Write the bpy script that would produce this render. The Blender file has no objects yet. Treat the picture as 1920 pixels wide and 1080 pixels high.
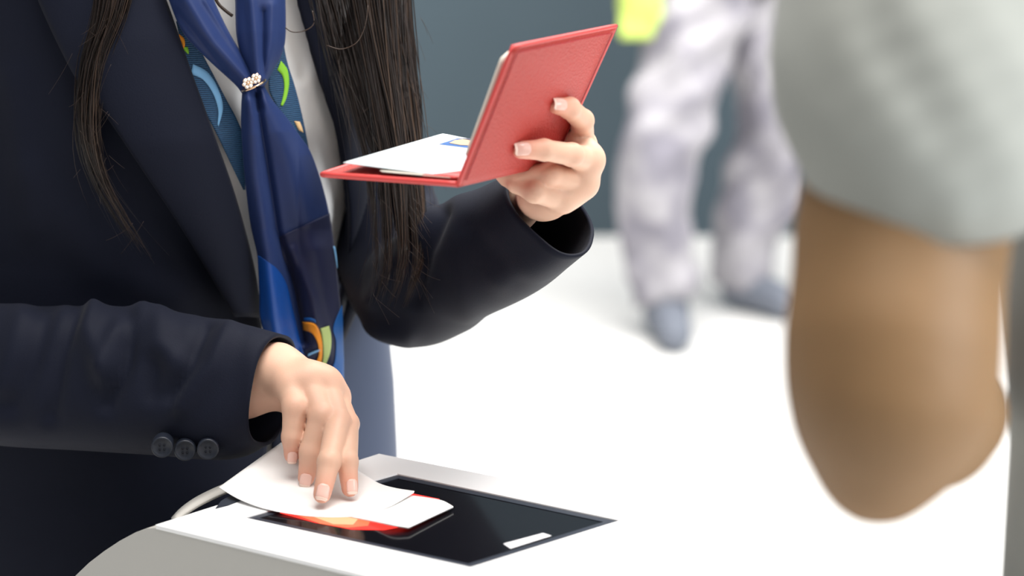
import bpy, bmesh, math, random
import numpy as np
from mathutils import Vector, Matrix

SC = bpy.context.scene
COL = SC.collection
random.seed(7)
rng = np.random.default_rng(7)

# ------------------------------------------------------------------ camera, light, exposure
H = 1.5
F = 4533.333                     # 85 mm on a 36 mm sensor, image 1920 wide
PITCH = math.radians(13.32)
CAMP = np.array([0.0, 0.0, H])
FW = np.array([0.0, math.cos(PITCH), -math.sin(PITCH)])
RT = np.array([1.0, 0.0, 0.0])
UP = np.array([0.0, math.sin(PITCH), math.cos(PITCH)])
cd = bpy.data.cameras.new('camera')
cam = bpy.data.objects.new('camera', cd)
COL.objects.link(cam)
cam.location = CAMP
cam.rotation_euler = (math.radians(90) - PITCH, 0, 0)
cd.lens = 85
cd.sensor_width = 36
cd.clip_start = 0.05
cd.dof.use_dof = True
cd.dof.focus_distance = 1.79
cd.dof.aperture_fstop = 4.3
SC.camera = cam

W = bpy.data.worlds.new('hall_light')
SC.world = W
W.use_nodes = True
W.node_tree.nodes['Background'].inputs[0].default_value = (0.92, 0.96, 1.0, 1)
W.node_tree.nodes['Background'].inputs[1].default_value = 0.29

def area(name, loc, target, sx, sy, power, color):
    ld = bpy.data.lights.new(name, 'AREA')
    ld.shape = 'RECTANGLE'
    ld.size, ld.size_y = sx, sy
    ld.energy = power
    ld.color = color
    o = bpy.data.objects.new(name, ld)
    COL.objects.link(o)
    o.location = loc
    d = Vector(target) - Vector(loc)
    o.rotation_euler = d.to_track_quat('-Z', 'Y').to_euler()
    return o

area('ceiling_lamp', (0.6, 1.2, 4.2), (0.3, 1.9, 0), 3.0, 2.0, 218, (1.0, 0.97, 0.93))
area('ceiling_lamp', (0.8, 4.6, 4.2), (0.8, 4.6, 0), 5.0, 3.0, 450, (1.0, 0.98, 0.95))
area('window_daylight', (3.4, -0.4, 2.6), (-0.2, 1.8, 1.1), 2.5, 2.0, 205, (0.93, 0.97, 1.0))

SC.view_settings.view_transform = 'Standard'
SC.view_settings.look = 'None'
SC.view_settings.gamma = 1.0
SC.view_settings.use_curve_mapping = False
SC.view_settings.exposure = 0.0

# ------------------------------------------------------------------ helpers
def P(x, y, d):
    """photo pixel + distance along the view axis -> metres in the room (survey helper)"""
    return CAMP + d * (FW + (x - 960) / F * RT + (540 - y) / F * UP)

def PN(X, Y, D):
    X, Y, D = np.broadcast_arrays(np.asarray(X, float), np.asarray(Y, float), np.asarray(D, float))
    return CAMP + D[..., None] * (FW + ((X - 960) / F)[..., None] * RT + ((540 - Y) / F)[..., None] * UP)

def C2W(v):
    """camera-axes vector (right, down, forward) -> world direction"""
    return v[0] * RT - v[1] * UP + v[2] * FW

def proj(p):
    q = np.asarray(p) - CAMP
    d = q @ FW
    return 960 + F * (q @ RT) / d, 540 - F * (q @ UP) / d, d

def nrm(v):
    v = np.asarray(v, float)
    return v / (np.linalg.norm(v) + 1e-12)

def link(o, parent=None):
    COL.objects.link(o)
    if parent is not None:
        o.parent = parent
        loc = parent.location.copy()      # meshes sit at the origin, Empties at their thing's base
        o.matrix_parent_inverse = Matrix.Translation(-loc)
    return o

def mesh(name, verts, faces, mat, parent=None, smooth=True):
    m = bpy.data.meshes.new(name)
    m.from_pydata([tuple(map(float, v)) for v in verts], [], [tuple(map(int, f)) for f in faces])
    m.update()
    if smooth:
        m.polygons.foreach_set('use_smooth', [True] * len(m.polygons))
    if mat is not None:
        m.materials.append(mat)
    o = bpy.data.objects.new(name, m)
    return link(o, parent)

def empty(name, loc, parent=None):
    o = bpy.data.objects.new(name, None)
    o.location = tuple(map(float, loc))
    o.empty_display_size = 0.05
    COL.objects.link(o)
    return o

def tag(o, label=None, cat=None, group=None, kind=None):
    if label: o['label'] = label
    if cat: o['category'] = cat
    if group: o['group'] = group
    if kind: o['kind'] = kind
    return o

def solidify(o, t, off=-1):
    m = o.modifiers.new('thickness', 'SOLIDIFY')
    m.thickness = t
    m.offset = off
    return o

def catmull(pts, n):
    """arc-length-ish resampling of a polyline through a Catmull-Rom curve"""
    p = np.asarray(pts, float)
    if len(p) == 2:
        t = np.linspace(0, 1, n)[:, None]
        return p[0] * (1 - t) + p[1] * t
    q = np.vstack([2 * p[0] - p[1], p, 2 * p[-1] - p[-2]])
    out = []
    K = 16
    for i in range(1, len(q) - 2):
        t = np.linspace(0, 1, K, endpoint=False)[:, None]
        a, b, c, d = q[i - 1], q[i], q[i + 1], q[i + 2]
        out.append(0.5 * (2 * b + (c - a) * t + (2 * a - 5 * b + 4 * c - d) * t ** 2 + (3 * b - a - 3 * c + d) * t ** 3))
    out.append(q[-2][None])
    o = np.vstack(out)
    s = np.r_[0, np.cumsum(np.linalg.norm(np.diff(o[:, :2], axis=0), axis=1) + 1e-9)]
    w = np.linspace(0, s[-1], n)
    return np.stack([np.interp(w, s, o[:, k]) for k in range(o.shape[1])], 1)

def poly_dist(X, Y, poly):
    best = np.full(np.shape(X), 1e9)
    p = np.asarray(poly, float)
    for a, b in zip(p[:-1], p[1:]):
        ab = b - a
        t = np.clip(((X - a[0]) * ab[0] + (Y - a[1]) * ab[1]) / (ab @ ab + 1e-9), 0, 1)
        best = np.minimum(best, np.hypot(X - a[0] - t * ab[0], Y - a[1] - t * ab[1]))
    return best

def ridge(X, Y, poly, width, h):
    return h * np.exp(-(poly_dist(X, Y, poly) / width) ** 2)

def grid_faces(nv, nu, close_u=False):
    f = []
    for j in range(nv - 1):
        for i in range(nu if close_u else nu - 1):
            i2 = (i + 1) % nu
            f.append((j * nu + i, j * nu + i2, (j + 1) * nu + i2, (j + 1) * nu + i))
    return f

def ribbon(name, L, R, nu, nv, dfun, mat, parent, thick=None, flip=False):
    """cloth strip lying over the body between two edge lines; dfun gives the distance"""
    Lp, Rp = catmull(L, nv), catmull(R, nv)
    u = np.linspace(0, 1, nu)
    X = Lp[:, None, 0] * (1 - u) + Rp[:, None, 0] * u
    Y = Lp[:, None, 1] * (1 - u) + Rp[:, None, 1] * u
    U = np.broadcast_to(u, X.shape)
    V = np.broadcast_to(np.linspace(0, 1, nv)[:, None], X.shape)
    D = dfun(X, Y, U, V)
    pts = PN(X, Y, D).reshape(-1, 3)
    f = grid_faces(nv, nu)
    if flip:
        f = [q[::-1] for q in f]
    o = mesh(name, pts, f, mat, parent)
    if thick:
        solidify(o, thick, 0)
    return o

def sweep(name, path, radii, n, mat, parent, nseg=40, exp=2.0, squash=1.0, folds=None, cap=False, end=None, thick=None):
    """tube of cloth along a path of (px,py,d) with radius in metres; frame locked to the view side"""
    pp = catmull(np.array([list(P(*p)) + [r] for p, r in zip(path, radii)]), nseg)
    C, Rr = pp[:, :3], pp[:, 3]
    T = np.gradient(C, axis=0)
    if end is not None:
        k = 10
        for i in range(k):
            w = (i + 1) / k
            j = nseg - k + i
            T[j] = nrm(T[j]) * (1 - w) + nrm(end) * w
    V = []
    th = np.linspace(0, 2 * math.pi, n, endpoint=False)
    c, s = np.cos(th), np.sin(th)
    c2 = np.sign(c) * np.abs(c) ** (2 / exp)
    s2 = np.sign(s) * np.abs(s) ** (2 / exp)
    for i in range(nseg):
        t = nrm(T[i])
        view = nrm(CAMP - C[i])
        N = nrm(view - t * (view @ t))
        B = np.cross(t, N)
        V.append(C[i] + Rr[i] * (c2[:, None] * N * squash + s2[:, None] * B))
    V = np.array(V)
    if folds is not None:
        X, Y, D = proj(V.reshape(-1, 3))
        amt = folds(X, Y).reshape(V.shape[:2])
        out = V - C[:, None, :]
        out /= np.linalg.norm(out, axis=2, keepdims=True)
        front = np.clip((out @ -FW) * 2 + .5, 0, 1)
        V = V + out * (amt * front)[..., None]
    f = grid_faces(nseg, n, True)
    pts = V.reshape(-1, 3)
    if cap:
        f.append(tuple(range(n))[::-1])
        f.append(tuple(range((nseg - 1) * n, nseg * n)))
    o = mesh(name, pts, f, mat, parent)
    if thick:
        solidify(o, thick, -1)
    return o

def tube_geo(path, rad, n=6, closed=False):
    """verts/faces of a round tube through world points"""
    C = np.asarray(path, float)
    R = np.broadcast_to(np.asarray(rad, float), (len(C),))
    T = np.gradient(C, axis=0)
    if closed:
        T = np.roll(C, -1, 0) - np.roll(C, 1, 0)
    V = []
    ref = np.array([0.13, 0.31, 0.94])
    th = np.linspace(0, 2 * math.pi, n, endpoint=False)
    for i in range(len(C)):
        t = nrm(T[i])
        a = nrm(np.cross(t, ref))
        b = np.cross(t, a)
        V += [C[i] + R[i] * (math.cos(k) * a + math.sin(k) * b) for k in th]
    f = grid_faces(len(C), n, True)
    if closed:
        m = (len(C) - 1) * n
        f += [(m + i, m + (i + 1) % n, (i + 1) % n, i) for i in range(n)]
    else:
        f.append(tuple(range(n))[::-1])
        f.append(tuple(range((len(C) - 1) * n, len(C) * n)))
    return V, f

class MB:
    def __init__(s): s.v, s.f = [], []
    def add(s, v, f):
        k = len(s.v)
        s.v += list(v)
        s.f += [tuple(i + k for i in q) for q in f]
    def tube(s, path, rad, n=6, closed=False): s.add(*tube_geo(path, rad, n, closed))
    def ball(s, c, r, n=8, sx=1):
        c = np.asarray(c)
        V, f = [], []
        for j in range(n + 1):
            a = math.pi * j / n
            for i in range(n):
                b = 2 * math.pi * i / n
                V.append(c + r * np.array([math.sin(a) * math.cos(b), math.sin(a) * math.sin(b), math.cos(a) * sx]))
        s.add(V, grid_faces(n + 1, n, True))
    def build(s, name, mat, parent=None, smooth=True): return mesh(name, s.v, s.f, mat, parent, smooth)

def slab(corners, t, nu=12, nv=12, bulge=0.0, off=0.0, round_c=0.0):
    """thick bilinear board between 4 world corners (p00,p10,p11,p01), thickness t along normal"""
    p00, p10, p11, p01 = [np.asarray(c, float) for c in corners]
    n = nrm(np.cross(p10 - p00, p01 - p00))
    V = []
    for side in (0, 1):
        for j in range(nv + 1):
            for i in range(nu + 1):
                u, v = i / nu, j / nv
                if round_c:
                    # pull the corners in a little so they read as rounded
                    du, dv = abs(u - .5) * 2, abs(v - .5) * 2
                    k = max(0, du + dv - 2 + round_c) / max(round_c, 1e-6)
                    u = .5 + (u - .5) * (1 - .5 * round_c * k)
                    v = .5 + (v - .5) * (1 - .5 * round_c * k)
                p = (p00 * (1 - u) + p10 * u) * (1 - v) + (p01 * (1 - u) + p11 * u) * v
                p = p + n * (off + (t if side else 0) + bulge * math.sin(math.pi * u) * math.sin(math.pi * v))
                V.append(p)
    m = (nu + 1) * (nv + 1)
    a = grid_faces(nv + 1, nu + 1)
    f = [q[::-1] for q in a] + [tuple(i + m for i in q) for q in a]
    loop = [i for i in range(nu + 1)] + [j * (nu + 1) + nu for j in range(1, nv + 1)] + \
           [nv * (nu + 1) + i for i in range(nu - 1, -1, -1)] + [j * (nu + 1) for j in range(nv - 1, 0, -1)]
    for a_, b_ in zip(loop, loop[1:] + loop[:1]):
        f.append((a_, b_, b_ + m, a_ + m))
    return V, f, n

# ---- signed-distance bodies
def sd_cap(G, a, b, ra, rb):
    a, b = np.asarray(a, np.float32), np.asarray(b, np.float32)
    ab = b - a
    L2 = float(ab @ ab) + 1e-12
    q = [G[k] - a[k] for k in range(3)]
    t = np.clip((q[0] * ab[0] + q[1] * ab[1] + q[2] * ab[2]) / L2, 0, 1)
    d = np.sqrt((q[0] - t * ab[0]) ** 2 + (q[1] - t * ab[1]) ** 2 + (q[2] - t * ab[2]) ** 2)
    return d - (ra + (rb - ra) * t)

def sd_ell(G, c, r, M=None):
    q = np.stack([G[k] - c[k] for k in range(3)], -1)
    if M is not None:
        q = q @ np.asarray(M, np.float32).T
    r = np.asarray(r, np.float32)
    k0 = np.linalg.norm(q / r, axis=-1)
    k1 = np.linalg.norm(q / (r * r), axis=-1) + 1e-6
    return k0 * (k0 - 1) / k1

def smin(a, b, k):
    if k <= 0:
        return np.minimum(a, b)
    h = np.clip(0.5 + 0.5 * (b - a) / k, 0, 1)
    return b * (1 - h) + a * h - k * h * (1 - h)

def surface_nets(fn, lo, hi, h):
    lo, hi = np.asarray(lo, float), np.asarray(hi, float)
    n = np.ceil((hi - lo) / h).astype(int) + 1
    ax = [(lo[k] + h * np.arange(n[k])).astype(np.float32) for k in range(3)]
    G = np.meshgrid(*ax, indexing='ij')
    vol = fn(G).astype(np.float32)
    ins = vol < 0
    nx, ny, nz = n
    sl = lambda o, d: tuple(slice(o[k], n[k] - 1 + o[k]) for k in range(3))
    corners = [(i, j, k) for i in (0, 1) for j in (0, 1) for k in (0, 1)]
    cnt = np.zeros(n - 1, int)
    for c in corners:
        cnt += ins[sl(c, 0)]
    act = (cnt > 0) & (cnt < 8)
    idx = np.full(n - 1, -1)
    ii = np.argwhere(act)
    idx[act] = np.arange(len(ii))
    acc = np.zeros((len(ii), 3))
    num = np.zeros(len(ii))
    for a in corners:
        for k in range(3):
            if a[k] == 0:
                b = list(a); b[k] = 1
                va = vol[ii[:, 0] + a[0], ii[:, 1] + a[1], ii[:, 2] + a[2]]
                vb = vol[ii[:, 0] + b[0], ii[:, 1] + b[1], ii[:, 2] + b[2]]
                m = (va < 0) != (vb < 0)
                t = np.where(m, va / np.where(m, va - vb, 1), 0)
                p = np.tile(np.array(a, float), (len(ii), 1))
                p[:, k] += t
                acc[m] += p[m]
                num[m] += 1
    V = lo + h * (ii + acc / num[:, None])
    faces = []
    for k in range(3):
        u, v = (k + 1) % 3, (k + 2) % 3
        s0 = [slice(None)] * 3; s1 = [slice(None)] * 3
        s0[k] = slice(0, n[k] - 1); s1[k] = slice(1, n[k])
        A, B = ins[tuple(s0)], ins[tuple(s1)]
        e = np.argwhere(A != B)
        e = e[(e[:, u] > 0) & (e[:, v] > 0) & (e[:, u] < n[u] - 1) & (e[:, v] < n[v] - 1)]
        if not len(e): continue
        def cell(du, dv):
            q = e.copy(); q[:, u] -= du; q[:, v] -= dv
            return idx[q[:, 0], q[:, 1], q[:, 2]]
        Q = np.stack([cell(1, 1), cell(0, 1), cell(0, 0), cell(1, 0)], 1)
        fl = A[e[:, 0], e[:, 1], e[:, 2]]
        Q[~fl] = Q[~fl][:, ::-1]
        faces.append(Q)
    return V, np.vstack(faces)

def relax(V, Fq, it=2, lam=.5):
    V = V.copy()
    e = np.vstack([Fq[:, [0, 1]], Fq[:, [1, 2]], Fq[:, [2, 3]], Fq[:, [3, 0]]])
    e = np.vstack([e, e[:, ::-1]])
    n = np.bincount(e[:, 0], minlength=len(V))
    for _ in range(it):
        s = np.stack([np.bincount(e[:, 0], weights=V[e[:, 1], k], minlength=len(V)) for k in range(3)], 1)
        V += lam * (s / np.maximum(n, 1)[:, None] - V)
    return V

# ------------------------------------------------------------------ materials
def mat(name, base, rough=.6, spec=.4, **kw):
    m = bpy.data.materials.new(name)
    m.use_nodes = True
    b = m.node_tree.nodes['Principled BSDF']
    b.inputs['Base Color'].default_value = (*base, 1)
    b.inputs['Roughness'].default_value = rough
    b.inputs['Specular IOR Level'].default_value = spec
    for k, v in kw.items():
        k = k.replace('_', ' ')
        b.inputs[k].default_value = v
    return m

def N(m, t, **kw):
    n = m.node_tree.nodes.new(t)
    for k, v in kw.items():
        setattr(n, k, v)
    return n

def noise_bump(m, scale, strength, dist=.001, kind='NOISE', detail=3):
    nt = m.node_tree
    tc = N(m, 'ShaderNodeTexCoord')
    if kind == 'NOISE':
        t = N(m, 'ShaderNodeTexNoise')
        t.inputs['Detail'].default_value = detail
    else:
        t = N(m, 'ShaderNodeTexVoronoi')
    t.inputs['Scale'].default_value = scale
    nt.links.new(tc.outputs['Object'], t.inputs['Vector'])
    bp = N(m, 'ShaderNodeBump')
    bp.inputs['Strength'].default_value = strength
    bp.inputs['Distance'].default_value = dist
    nt.links.new(t.outputs['Fac'] if kind == 'NOISE' else t.outputs['Distance'], bp.inputs['Height'])
    nt.links.new(bp.outputs['Normal'], nt.nodes['Principled BSDF'].inputs['Normal'])
    return t

def noise_color(m, c1, c2, scale, detail=3, lo=.35, hi=.65):
    nt = m.node_tree
    tc = N(m, 'ShaderNodeTexCoord')
    t = N(m, 'ShaderNodeTexNoise')
    t.inputs['Scale'].default_value = scale
    t.inputs['Detail'].default_value = detail
    r = N(m, 'ShaderNodeValToRGB')
    r.color_ramp.elements[0].color = (*c1, 1)
    r.color_ramp.elements[1].color = (*c2, 1)
    r.color_ramp.elements[0].position = lo
    r.color_ramp.elements[1].position = hi
    nt.links.new(tc.outputs['Object'], t.inputs['Vector'])
    nt.links.new(t.outputs['Fac'], r.inputs['Fac'])
    nt.links.new(r.outputs['Color'], nt.nodes['Principled BSDF'].inputs['Base Color'])
    return r

M = {}
M['floor'] = mat('floor', (.90, .89, .87), .32, .5)
noise_color(M['floor'], (.86, .85, .83), (.92, .91, .89), 1.2)
M['floor'].node_tree.nodes['Principled BSDF'].inputs['Roughness'].default_value = .2
M['wall'] = mat('wall', (.105, .16, .205), .6, .3)
noise_color(M['wall'], (.046, .068, .084), (.052, .077, .095), .8)
M['jacket'] = mat('jacket_wool', (.0040, .0056, .0145), .72, .15, Sheen_Weight=.03)
noise_bump(M['jacket'], 900, .25, .0006)
M['skirt'] = mat('skirt_wool', (.055, .070, .115), .75, .2, Sheen_Weight=.1)
M['blouse'] = mat('blouse', (.88, .86, .84), .6, .2)
M['satin'] = mat('satin_navy', (.009, .022, .092), .55, .28, Sheen_Weight=.10)
M['satin'].node_tree.nodes['Principled BSDF'].inputs['Sheen Tint'].default_value = (.35, .5, 1, 1)
noise_bump(M['satin'], 120, .08, .002)
M['satin_dark'] = mat('satin_dark_navy', (.007, .010, .042), .5, .28, Sheen_Weight=.06)
M['satin_blue'] = mat('satin_bright_blue', (.004, .055, .27), .4, .4)
M['print_blue'] = mat('print_mid_blue', (.008, .085, .30), .45, .35)
M['print_orange'] = mat('print_orange', (.85, .30, .02), .45, .3)
M['print_green'] = mat('print_pale_green', (.45, .56, .20), .45, .3)
M['print_lime'] = mat('print_lime', (.22, .50, .03), .5, .3)
M['print_ice'] = mat('print_ice_blue', (.18, .40, .66), .5, .3)
M['print_tan'] = mat('print_tan', (.75, .50, .25), .5, .3)
M['band'] = mat('ribbed_ribbon', (.010, .045, .105), .6, .3)
def ribs(m, scale):
    nt = m.node_tree
    tc = N(m, 'ShaderNodeTexCoord')
    w = N(m, 'ShaderNodeTexWave', bands_direction='Z')
    w.inputs['Scale'].default_value = scale
    w.inputs['Distortion'].default_value = 1.5
    w.inputs['Detail Scale'].default_value = 3
    r = N(m, 'ShaderNodeValToRGB')
    r.color_ramp.elements[0].color = (.004, .014, .045, 1)
    r.color_ramp.elements[1].color = (.028, .105, .215, 1)
    nt.links.new(tc.outputs['Object'], w.inputs['Vector'])
    nt.links.new(w.outputs['Fac'], r.inputs['Fac'])
    nt.links.new(r.outputs['Color'], nt.nodes['Principled BSDF'].inputs['Base Color'])
    bp = N(m, 'ShaderNodeBump')
    bp.inputs['Strength'].default_value = .6
    bp.inputs['Distance'].default_value = .0006
    nt.links.new(w.outputs['Fac'], bp.inputs['Height'])
    nt.links.new(bp.outputs['Normal'], nt.nodes['Principled BSDF'].inputs['Normal'])
ribs(M['band'], 200)

def skin_mat(name, base, red, rough=.5, sss=.12):
    m = mat(name, base, rough, .35)
    nt = m.node_tree
    b = nt.nodes['Principled BSDF']
    b.inputs['Subsurface Weight'].default_value = sss
    b.inputs['Subsurface Radius'].default_value = (1, .35, .2)
    b.inputs['Subsurface Scale'].default_value = .004
    at = N(m, 'ShaderNodeAttribute', attribute_name='flush')
    mx = N(m, 'ShaderNodeMix', data_type='RGBA')
    mx.inputs['A'].default_value = (*base, 1)
    mx.inputs['B'].default_value = (*red, 1)
    nt.links.new(at.outputs['Fac'], mx.inputs['Factor'])
    tc = N(m, 'ShaderNodeTexCoord')
    t = N(m, 'ShaderNodeTexNoise')
    t.inputs['Scale'].default_value = 60
    t.inputs['Detail'].default_value = 4
    nt.links.new(tc.outputs['Object'], t.inputs['Vector'])
    hs = N(m, 'ShaderNodeHueSaturation')
    mr = N(m, 'ShaderNodeMapRange')
    mr.inputs['To Min'].default_value = .93
    mr.inputs['To Max'].default_value = 1.07
    nt.links.new(t.outputs['Fac'], mr.inputs['Value'])
    nt.links.new(mr.outputs['Result'], hs.inputs['Value'])
    nt.links.new(mx.outputs['Result'], hs.inputs['Color'])
    nt.links.new(hs.outputs['Color'], b.inputs['Base Color'])
    t2 = N(m, 'ShaderNodeTexNoise')
    t2.inputs['Scale'].default_value = 700
    bp = N(m, 'ShaderNodeBump')
    bp.inputs['Strength'].default_value = .12
    bp.inputs['Distance'].default_value = .0006
    nt.links.new(tc.outputs['Object'], t2.inputs['Vector'])
    nt.links.new(t2.outputs['Fac'], bp.inputs['Height'])
    nt.links.new(bp.outputs['Normal'], b.inputs['Normal'])
    return m
M['skin'] = skin_mat('skin_fair', (.72, .45, .325), (.72, .29, .20))
M['nail'] = mat('nail', (.82, .52, .44), .22, .5)
M['nail_tip'] = mat('nail_free_edge', (.85, .64, .54), .3, .5)
M['skin_tan'] = skin_mat('skin_tanned', (.215, .122, .055), (.21, .095, .04), .55)
M['hair'] = mat('hair_dark_brown', (.022, .012, .008), .35, .5)
def tone_color(m, cs):
    nt = m.node_tree
    at = N(m, 'ShaderNodeAttribute', attribute_name='tone')
    rp = N(m, 'ShaderNodeValToRGB')
    rp.color_ramp.elements[0].color = (*cs[0], 1)
    rp.color_ramp.elements[1].color = (*cs[2], 1)
    e = rp.color_ramp.elements.new(.6); e.color = (*cs[1], 1)
    nt.links.new(at.outputs['Fac'], rp.inputs['Fac'])
    nt.links.new(rp.outputs['Color'], nt.nodes['Principled BSDF'].inputs['Base Color'])
tone_color(M['hair'], ((.005, .0035, .0035), (.022, .013, .010), (.080, .046, .028)))
M['gold'] = mat('rose_gold', (.85, .58, .38), .25, .5, Metallic=1.0)
M['crystal'] = mat('crystal', (.92, .88, .82), .08, .8)
M['button'] = mat('button_horn', (.012, .015, .024), .4, .4)
M['thread'] = mat('thread', (.008, .009, .014), .8, .2)
M['leather'] = mat('red_leather', (.47, .045, .036), .48, .32)
noise_bump(M['leather'], 620, .55, .0009, 'VORONOI')
M['leather_edge'] = mat('red_leather_edge', (.62, .06, .055), .4, .5)
M['stitch'] = mat('red_stitching', (.42, .03, .04), .6, .3)
M['page'] = mat('passport_page', (.80, .82, .83), .55, .3)
noise_color(M['page'], (.43, .49, .53), (.60, .63, .63), 110, 6)
M['page_edge'] = mat('booklet_page_cream', (.66, .62, .54), .7, .2)
M['photo_blue'] = mat('portrait_print_blue', (.012, .085, .28), .5, .3)
M['photo_skin'] = mat('portrait_print_skin', (.50, .31, .21), .5, .3)
M['photo_dark'] = mat('portrait_print_dark', (.03, .03, .06), .5, .3)
M['print_grey'] = mat('grey_print', (.52, .57, .62), .6, .2)
M['paper'] = mat('white_paper', (.93, .915, .90), .6, .2)
M['kiosk'] = mat('kiosk_white', (.80, .80, .80), .35, .4)
M['kiosk_side'] = mat('kiosk_shaded_grey', (.43, .418, .39), .45, .35)  # shade of the viewer-facing side put into the colour, darker than the top
M['glass'] = mat('black_glass', (.005, .005, .007), .10, .12)
M['bezel'] = mat('screen_bezel', (.030, .036, .050), .35, .25)
M['sticker'] = mat('white_sticker', (.82, .83, .86), .5, .3)
M['shirt'] = mat('sage_shirt', (.285, .292, .268), .85, .15, Sheen_Weight=.1)
M['strap'] = mat('dark_strap', (.03, .025, .035), .7, .2)
M['trousers'] = mat('pale_trousers', (.60, .58, .62), .85, .15)
noise_color(M['trousers'], (.22, .21, .245), (.39, .375, .40), 9, 2, .38, .6)
M['shoe'] = mat('blue_grey_shoe', (.15, .165, .20), .6, .3)
M['sole'] = mat('shoe_sole', (.55, .57, .62), .6, .3)
M['hivis'] = mat('yellow_green_glove', (.52, .66, .14), .6, .3)
M['jacket_pale'] = mat('pale_jacket', (.40, .385, .42), .8, .2)
def emit(name, color, s):
    m = mat(name, (0.02, 0, 0), .4, .3)
    b = m.node_tree.nodes['Principled BSDF']
    b.inputs['Emission Color'].default_value = (*color, 1)
    b.inputs['Emission Strength'].default_value = s
    return m
M['scan_red'] = emit('scanner_red_light', (1.0, .04, .03), 1.6)
M['scan_hot'] = emit('scanner_hot_light', (1.0, .56, .30), 1.25)
M['scan_warm'] = emit('scanner_warm_light', (1.0, .22, .10), 1.2)

# ------------------------------------------------------------------ the hall
def box_mesh(name, lo, hi, m, parent=None):
    (a, b, c), (d, e, f) = lo, hi
    V = [(a, b, c), (d, b, c), (d, e, c), (a, e, c), (a, b, f), (d, b, f), (d, e, f), (a, e, f)]
    Fc = [(3, 2, 1, 0), (4, 5, 6, 7), (0, 1, 5, 4), (1, 2, 6, 5), (2, 3, 7, 6), (3, 0, 4, 7)]
    return mesh(name, V, Fc, m, parent, False)
tag(box_mesh('floor', (-7, -3, -.1), (9, 7.12, 0), M['floor']), 'white polished hall floor', kind='structure')
tag(box_mesh('wall_back', (-7, 7.0, 0), (9, 7.12, 4.4), M['wall']), 'dark slate blue back wall', kind='structure')

# ------------------------------------------------------------------ the scanner kiosk
dep, roll = math.radians(11), math.radians(-1.5)
kn_c = np.array([math.sin(roll), -math.cos(roll) * math.cos(dep), -math.cos(roll) * math.sin(dep)])
KE1 = C2W((0.77200558, 0.10137559, -0.62747938))
KE2 = C2W((0.63507649, -0.16368063, 0.75490827))
KN = nrm(C2W(kn_c))
KE1 = nrm(KE1 - KN * (KE1 @ KN)); KE2 = nrm(KE2 - KN * (KE2 @ KN))
KO = CAMP + C2W((-0.05736237, 0.16388783, 1.70394511))

def KL(s, t, n=0.0):
    """kiosk coordinates in mm -> world"""
    return KO + (KE1 * s + KE2 * t + KN * n) / 1000.0

def KP(x, y, hmm=0.0):
    """point of the sight line at pixel (x,y) on the kiosk top raised by hmm"""
    r = FW + (x - 960) / F * RT + (540 - y) / F * UP
    return CAMP + r * ((KO + KN * hmm / 1000 - CAMP) @ KN) / (r @ KN)

kiosk = tag(empty('scanner_kiosk', (KO[0], KO[1], 0)),
            'white boarding pass scanner kiosk with black glass screen and rounded side coloured in shaded grey', 'kiosk')
# body profile in (s,n), extruded along t
prof = [(-149, 0), (-160, -2.4), (-172, -7.5), (-190, -17), (-208, -28), (-225, -39.5), (-242, -53), (-262, -74), (-276, -100), (-280, -140),
        (-258, -190), (-215, -250), (-180, -300), (340, -300), (386, -200), (396, -60), (394, -16), (386, -4), (374, 0)]
T0, T1 = -123, 109
def prism(pr, t0, t1, bev=3.0):
    V, f = [], []
    n = len(pr)
    cx = sum(p[0] for p in pr) / n; cy = sum(p[1] for p in pr) / n
    def ring(t, ins):
        out = []
        for s, q in pr:
            d = math.hypot(s - cx, q - cy)
            out.append(KL(s - (s - cx) / d * ins, t, q - (q - cy) / d * ins * .8))
        return out
    rings = [ring(t0, bev), ring(t0 + bev * .3, bev * .3), ring(t0 + bev, 0), ring(t1 - bev, 0), ring(t1 - bev * .3, bev * .3), ring(t1, bev)]
    for r in rings: V += r
    f = grid_faces(6, n, True)
    f.append(tuple(range(n))[::-1]); f.append(tuple(range(5 * n, 6 * n)))
    return V, f
V, f = prism(prof, T0, T1, .6)
body = mesh('housing', V, f, M['kiosk_side'], kiosk, True)
m = body.data
m.polygons.foreach_set('use_smooth', [False] * len(m.polygons))
# white top plate, a frame around the glass opening
def frame(outer, inner, z0, z1, name, mt, parent):
    V = []
    for z in (z1, z0):
        V += [KL(*p, z) for p in outer] + [KL(*p, z) for p in inner]
    f = []
    for i in range(4):
        j = (i + 1) % 4
        f += [(i, j, 4 + j, 4 + i), (8 + j, 8 + i, 12 + i, 12 + j), (i, 8 + i, 8 + j, j), (4 + j, 12 + j, 12 + i, 4 + i)]
    return mesh(name, V, f, mt, parent, False)
scr = [tuple(((KP(*p) - KO) @ np.array([KE1, KE2]).T * 1000)) for p in ((460, 975), (880, 1068), (1160, 980), (745, 893))]
outer = [(-150, -123.6), (382, -123.6), (382, 109.6), (-150, 109.6)]
tp = frame(outer, scr, -1.0, 2.0, 'top_plate', M['kiosk'], kiosk)
bv = tp.modifiers.new('edge', 'BEVEL'); bv.width = .0012; bv.segments = 2
bz_in = [(scr[0][0] + 7, scr[0][1] + 7), (scr[1][0] - 7, scr[1][1] + 7), (scr[2][0] - 8, scr[2][1] - 7), (scr[3][0] + 7, scr[3][1] - 7)]
frame(scr, bz_in, -1.0, 1.0, 'bezel', M['bezel'], kiosk)
mesh('glass', [KL(*p, z) for z in (.6, -.9) for p in bz_in],
     [(0, 1, 2, 3), (7, 6, 5, 4)] + [(i + 4, (i + 1) % 4 + 4, (i + 1) % 4, i) for i in range(4)], M['glass'], kiosk, False)
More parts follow.
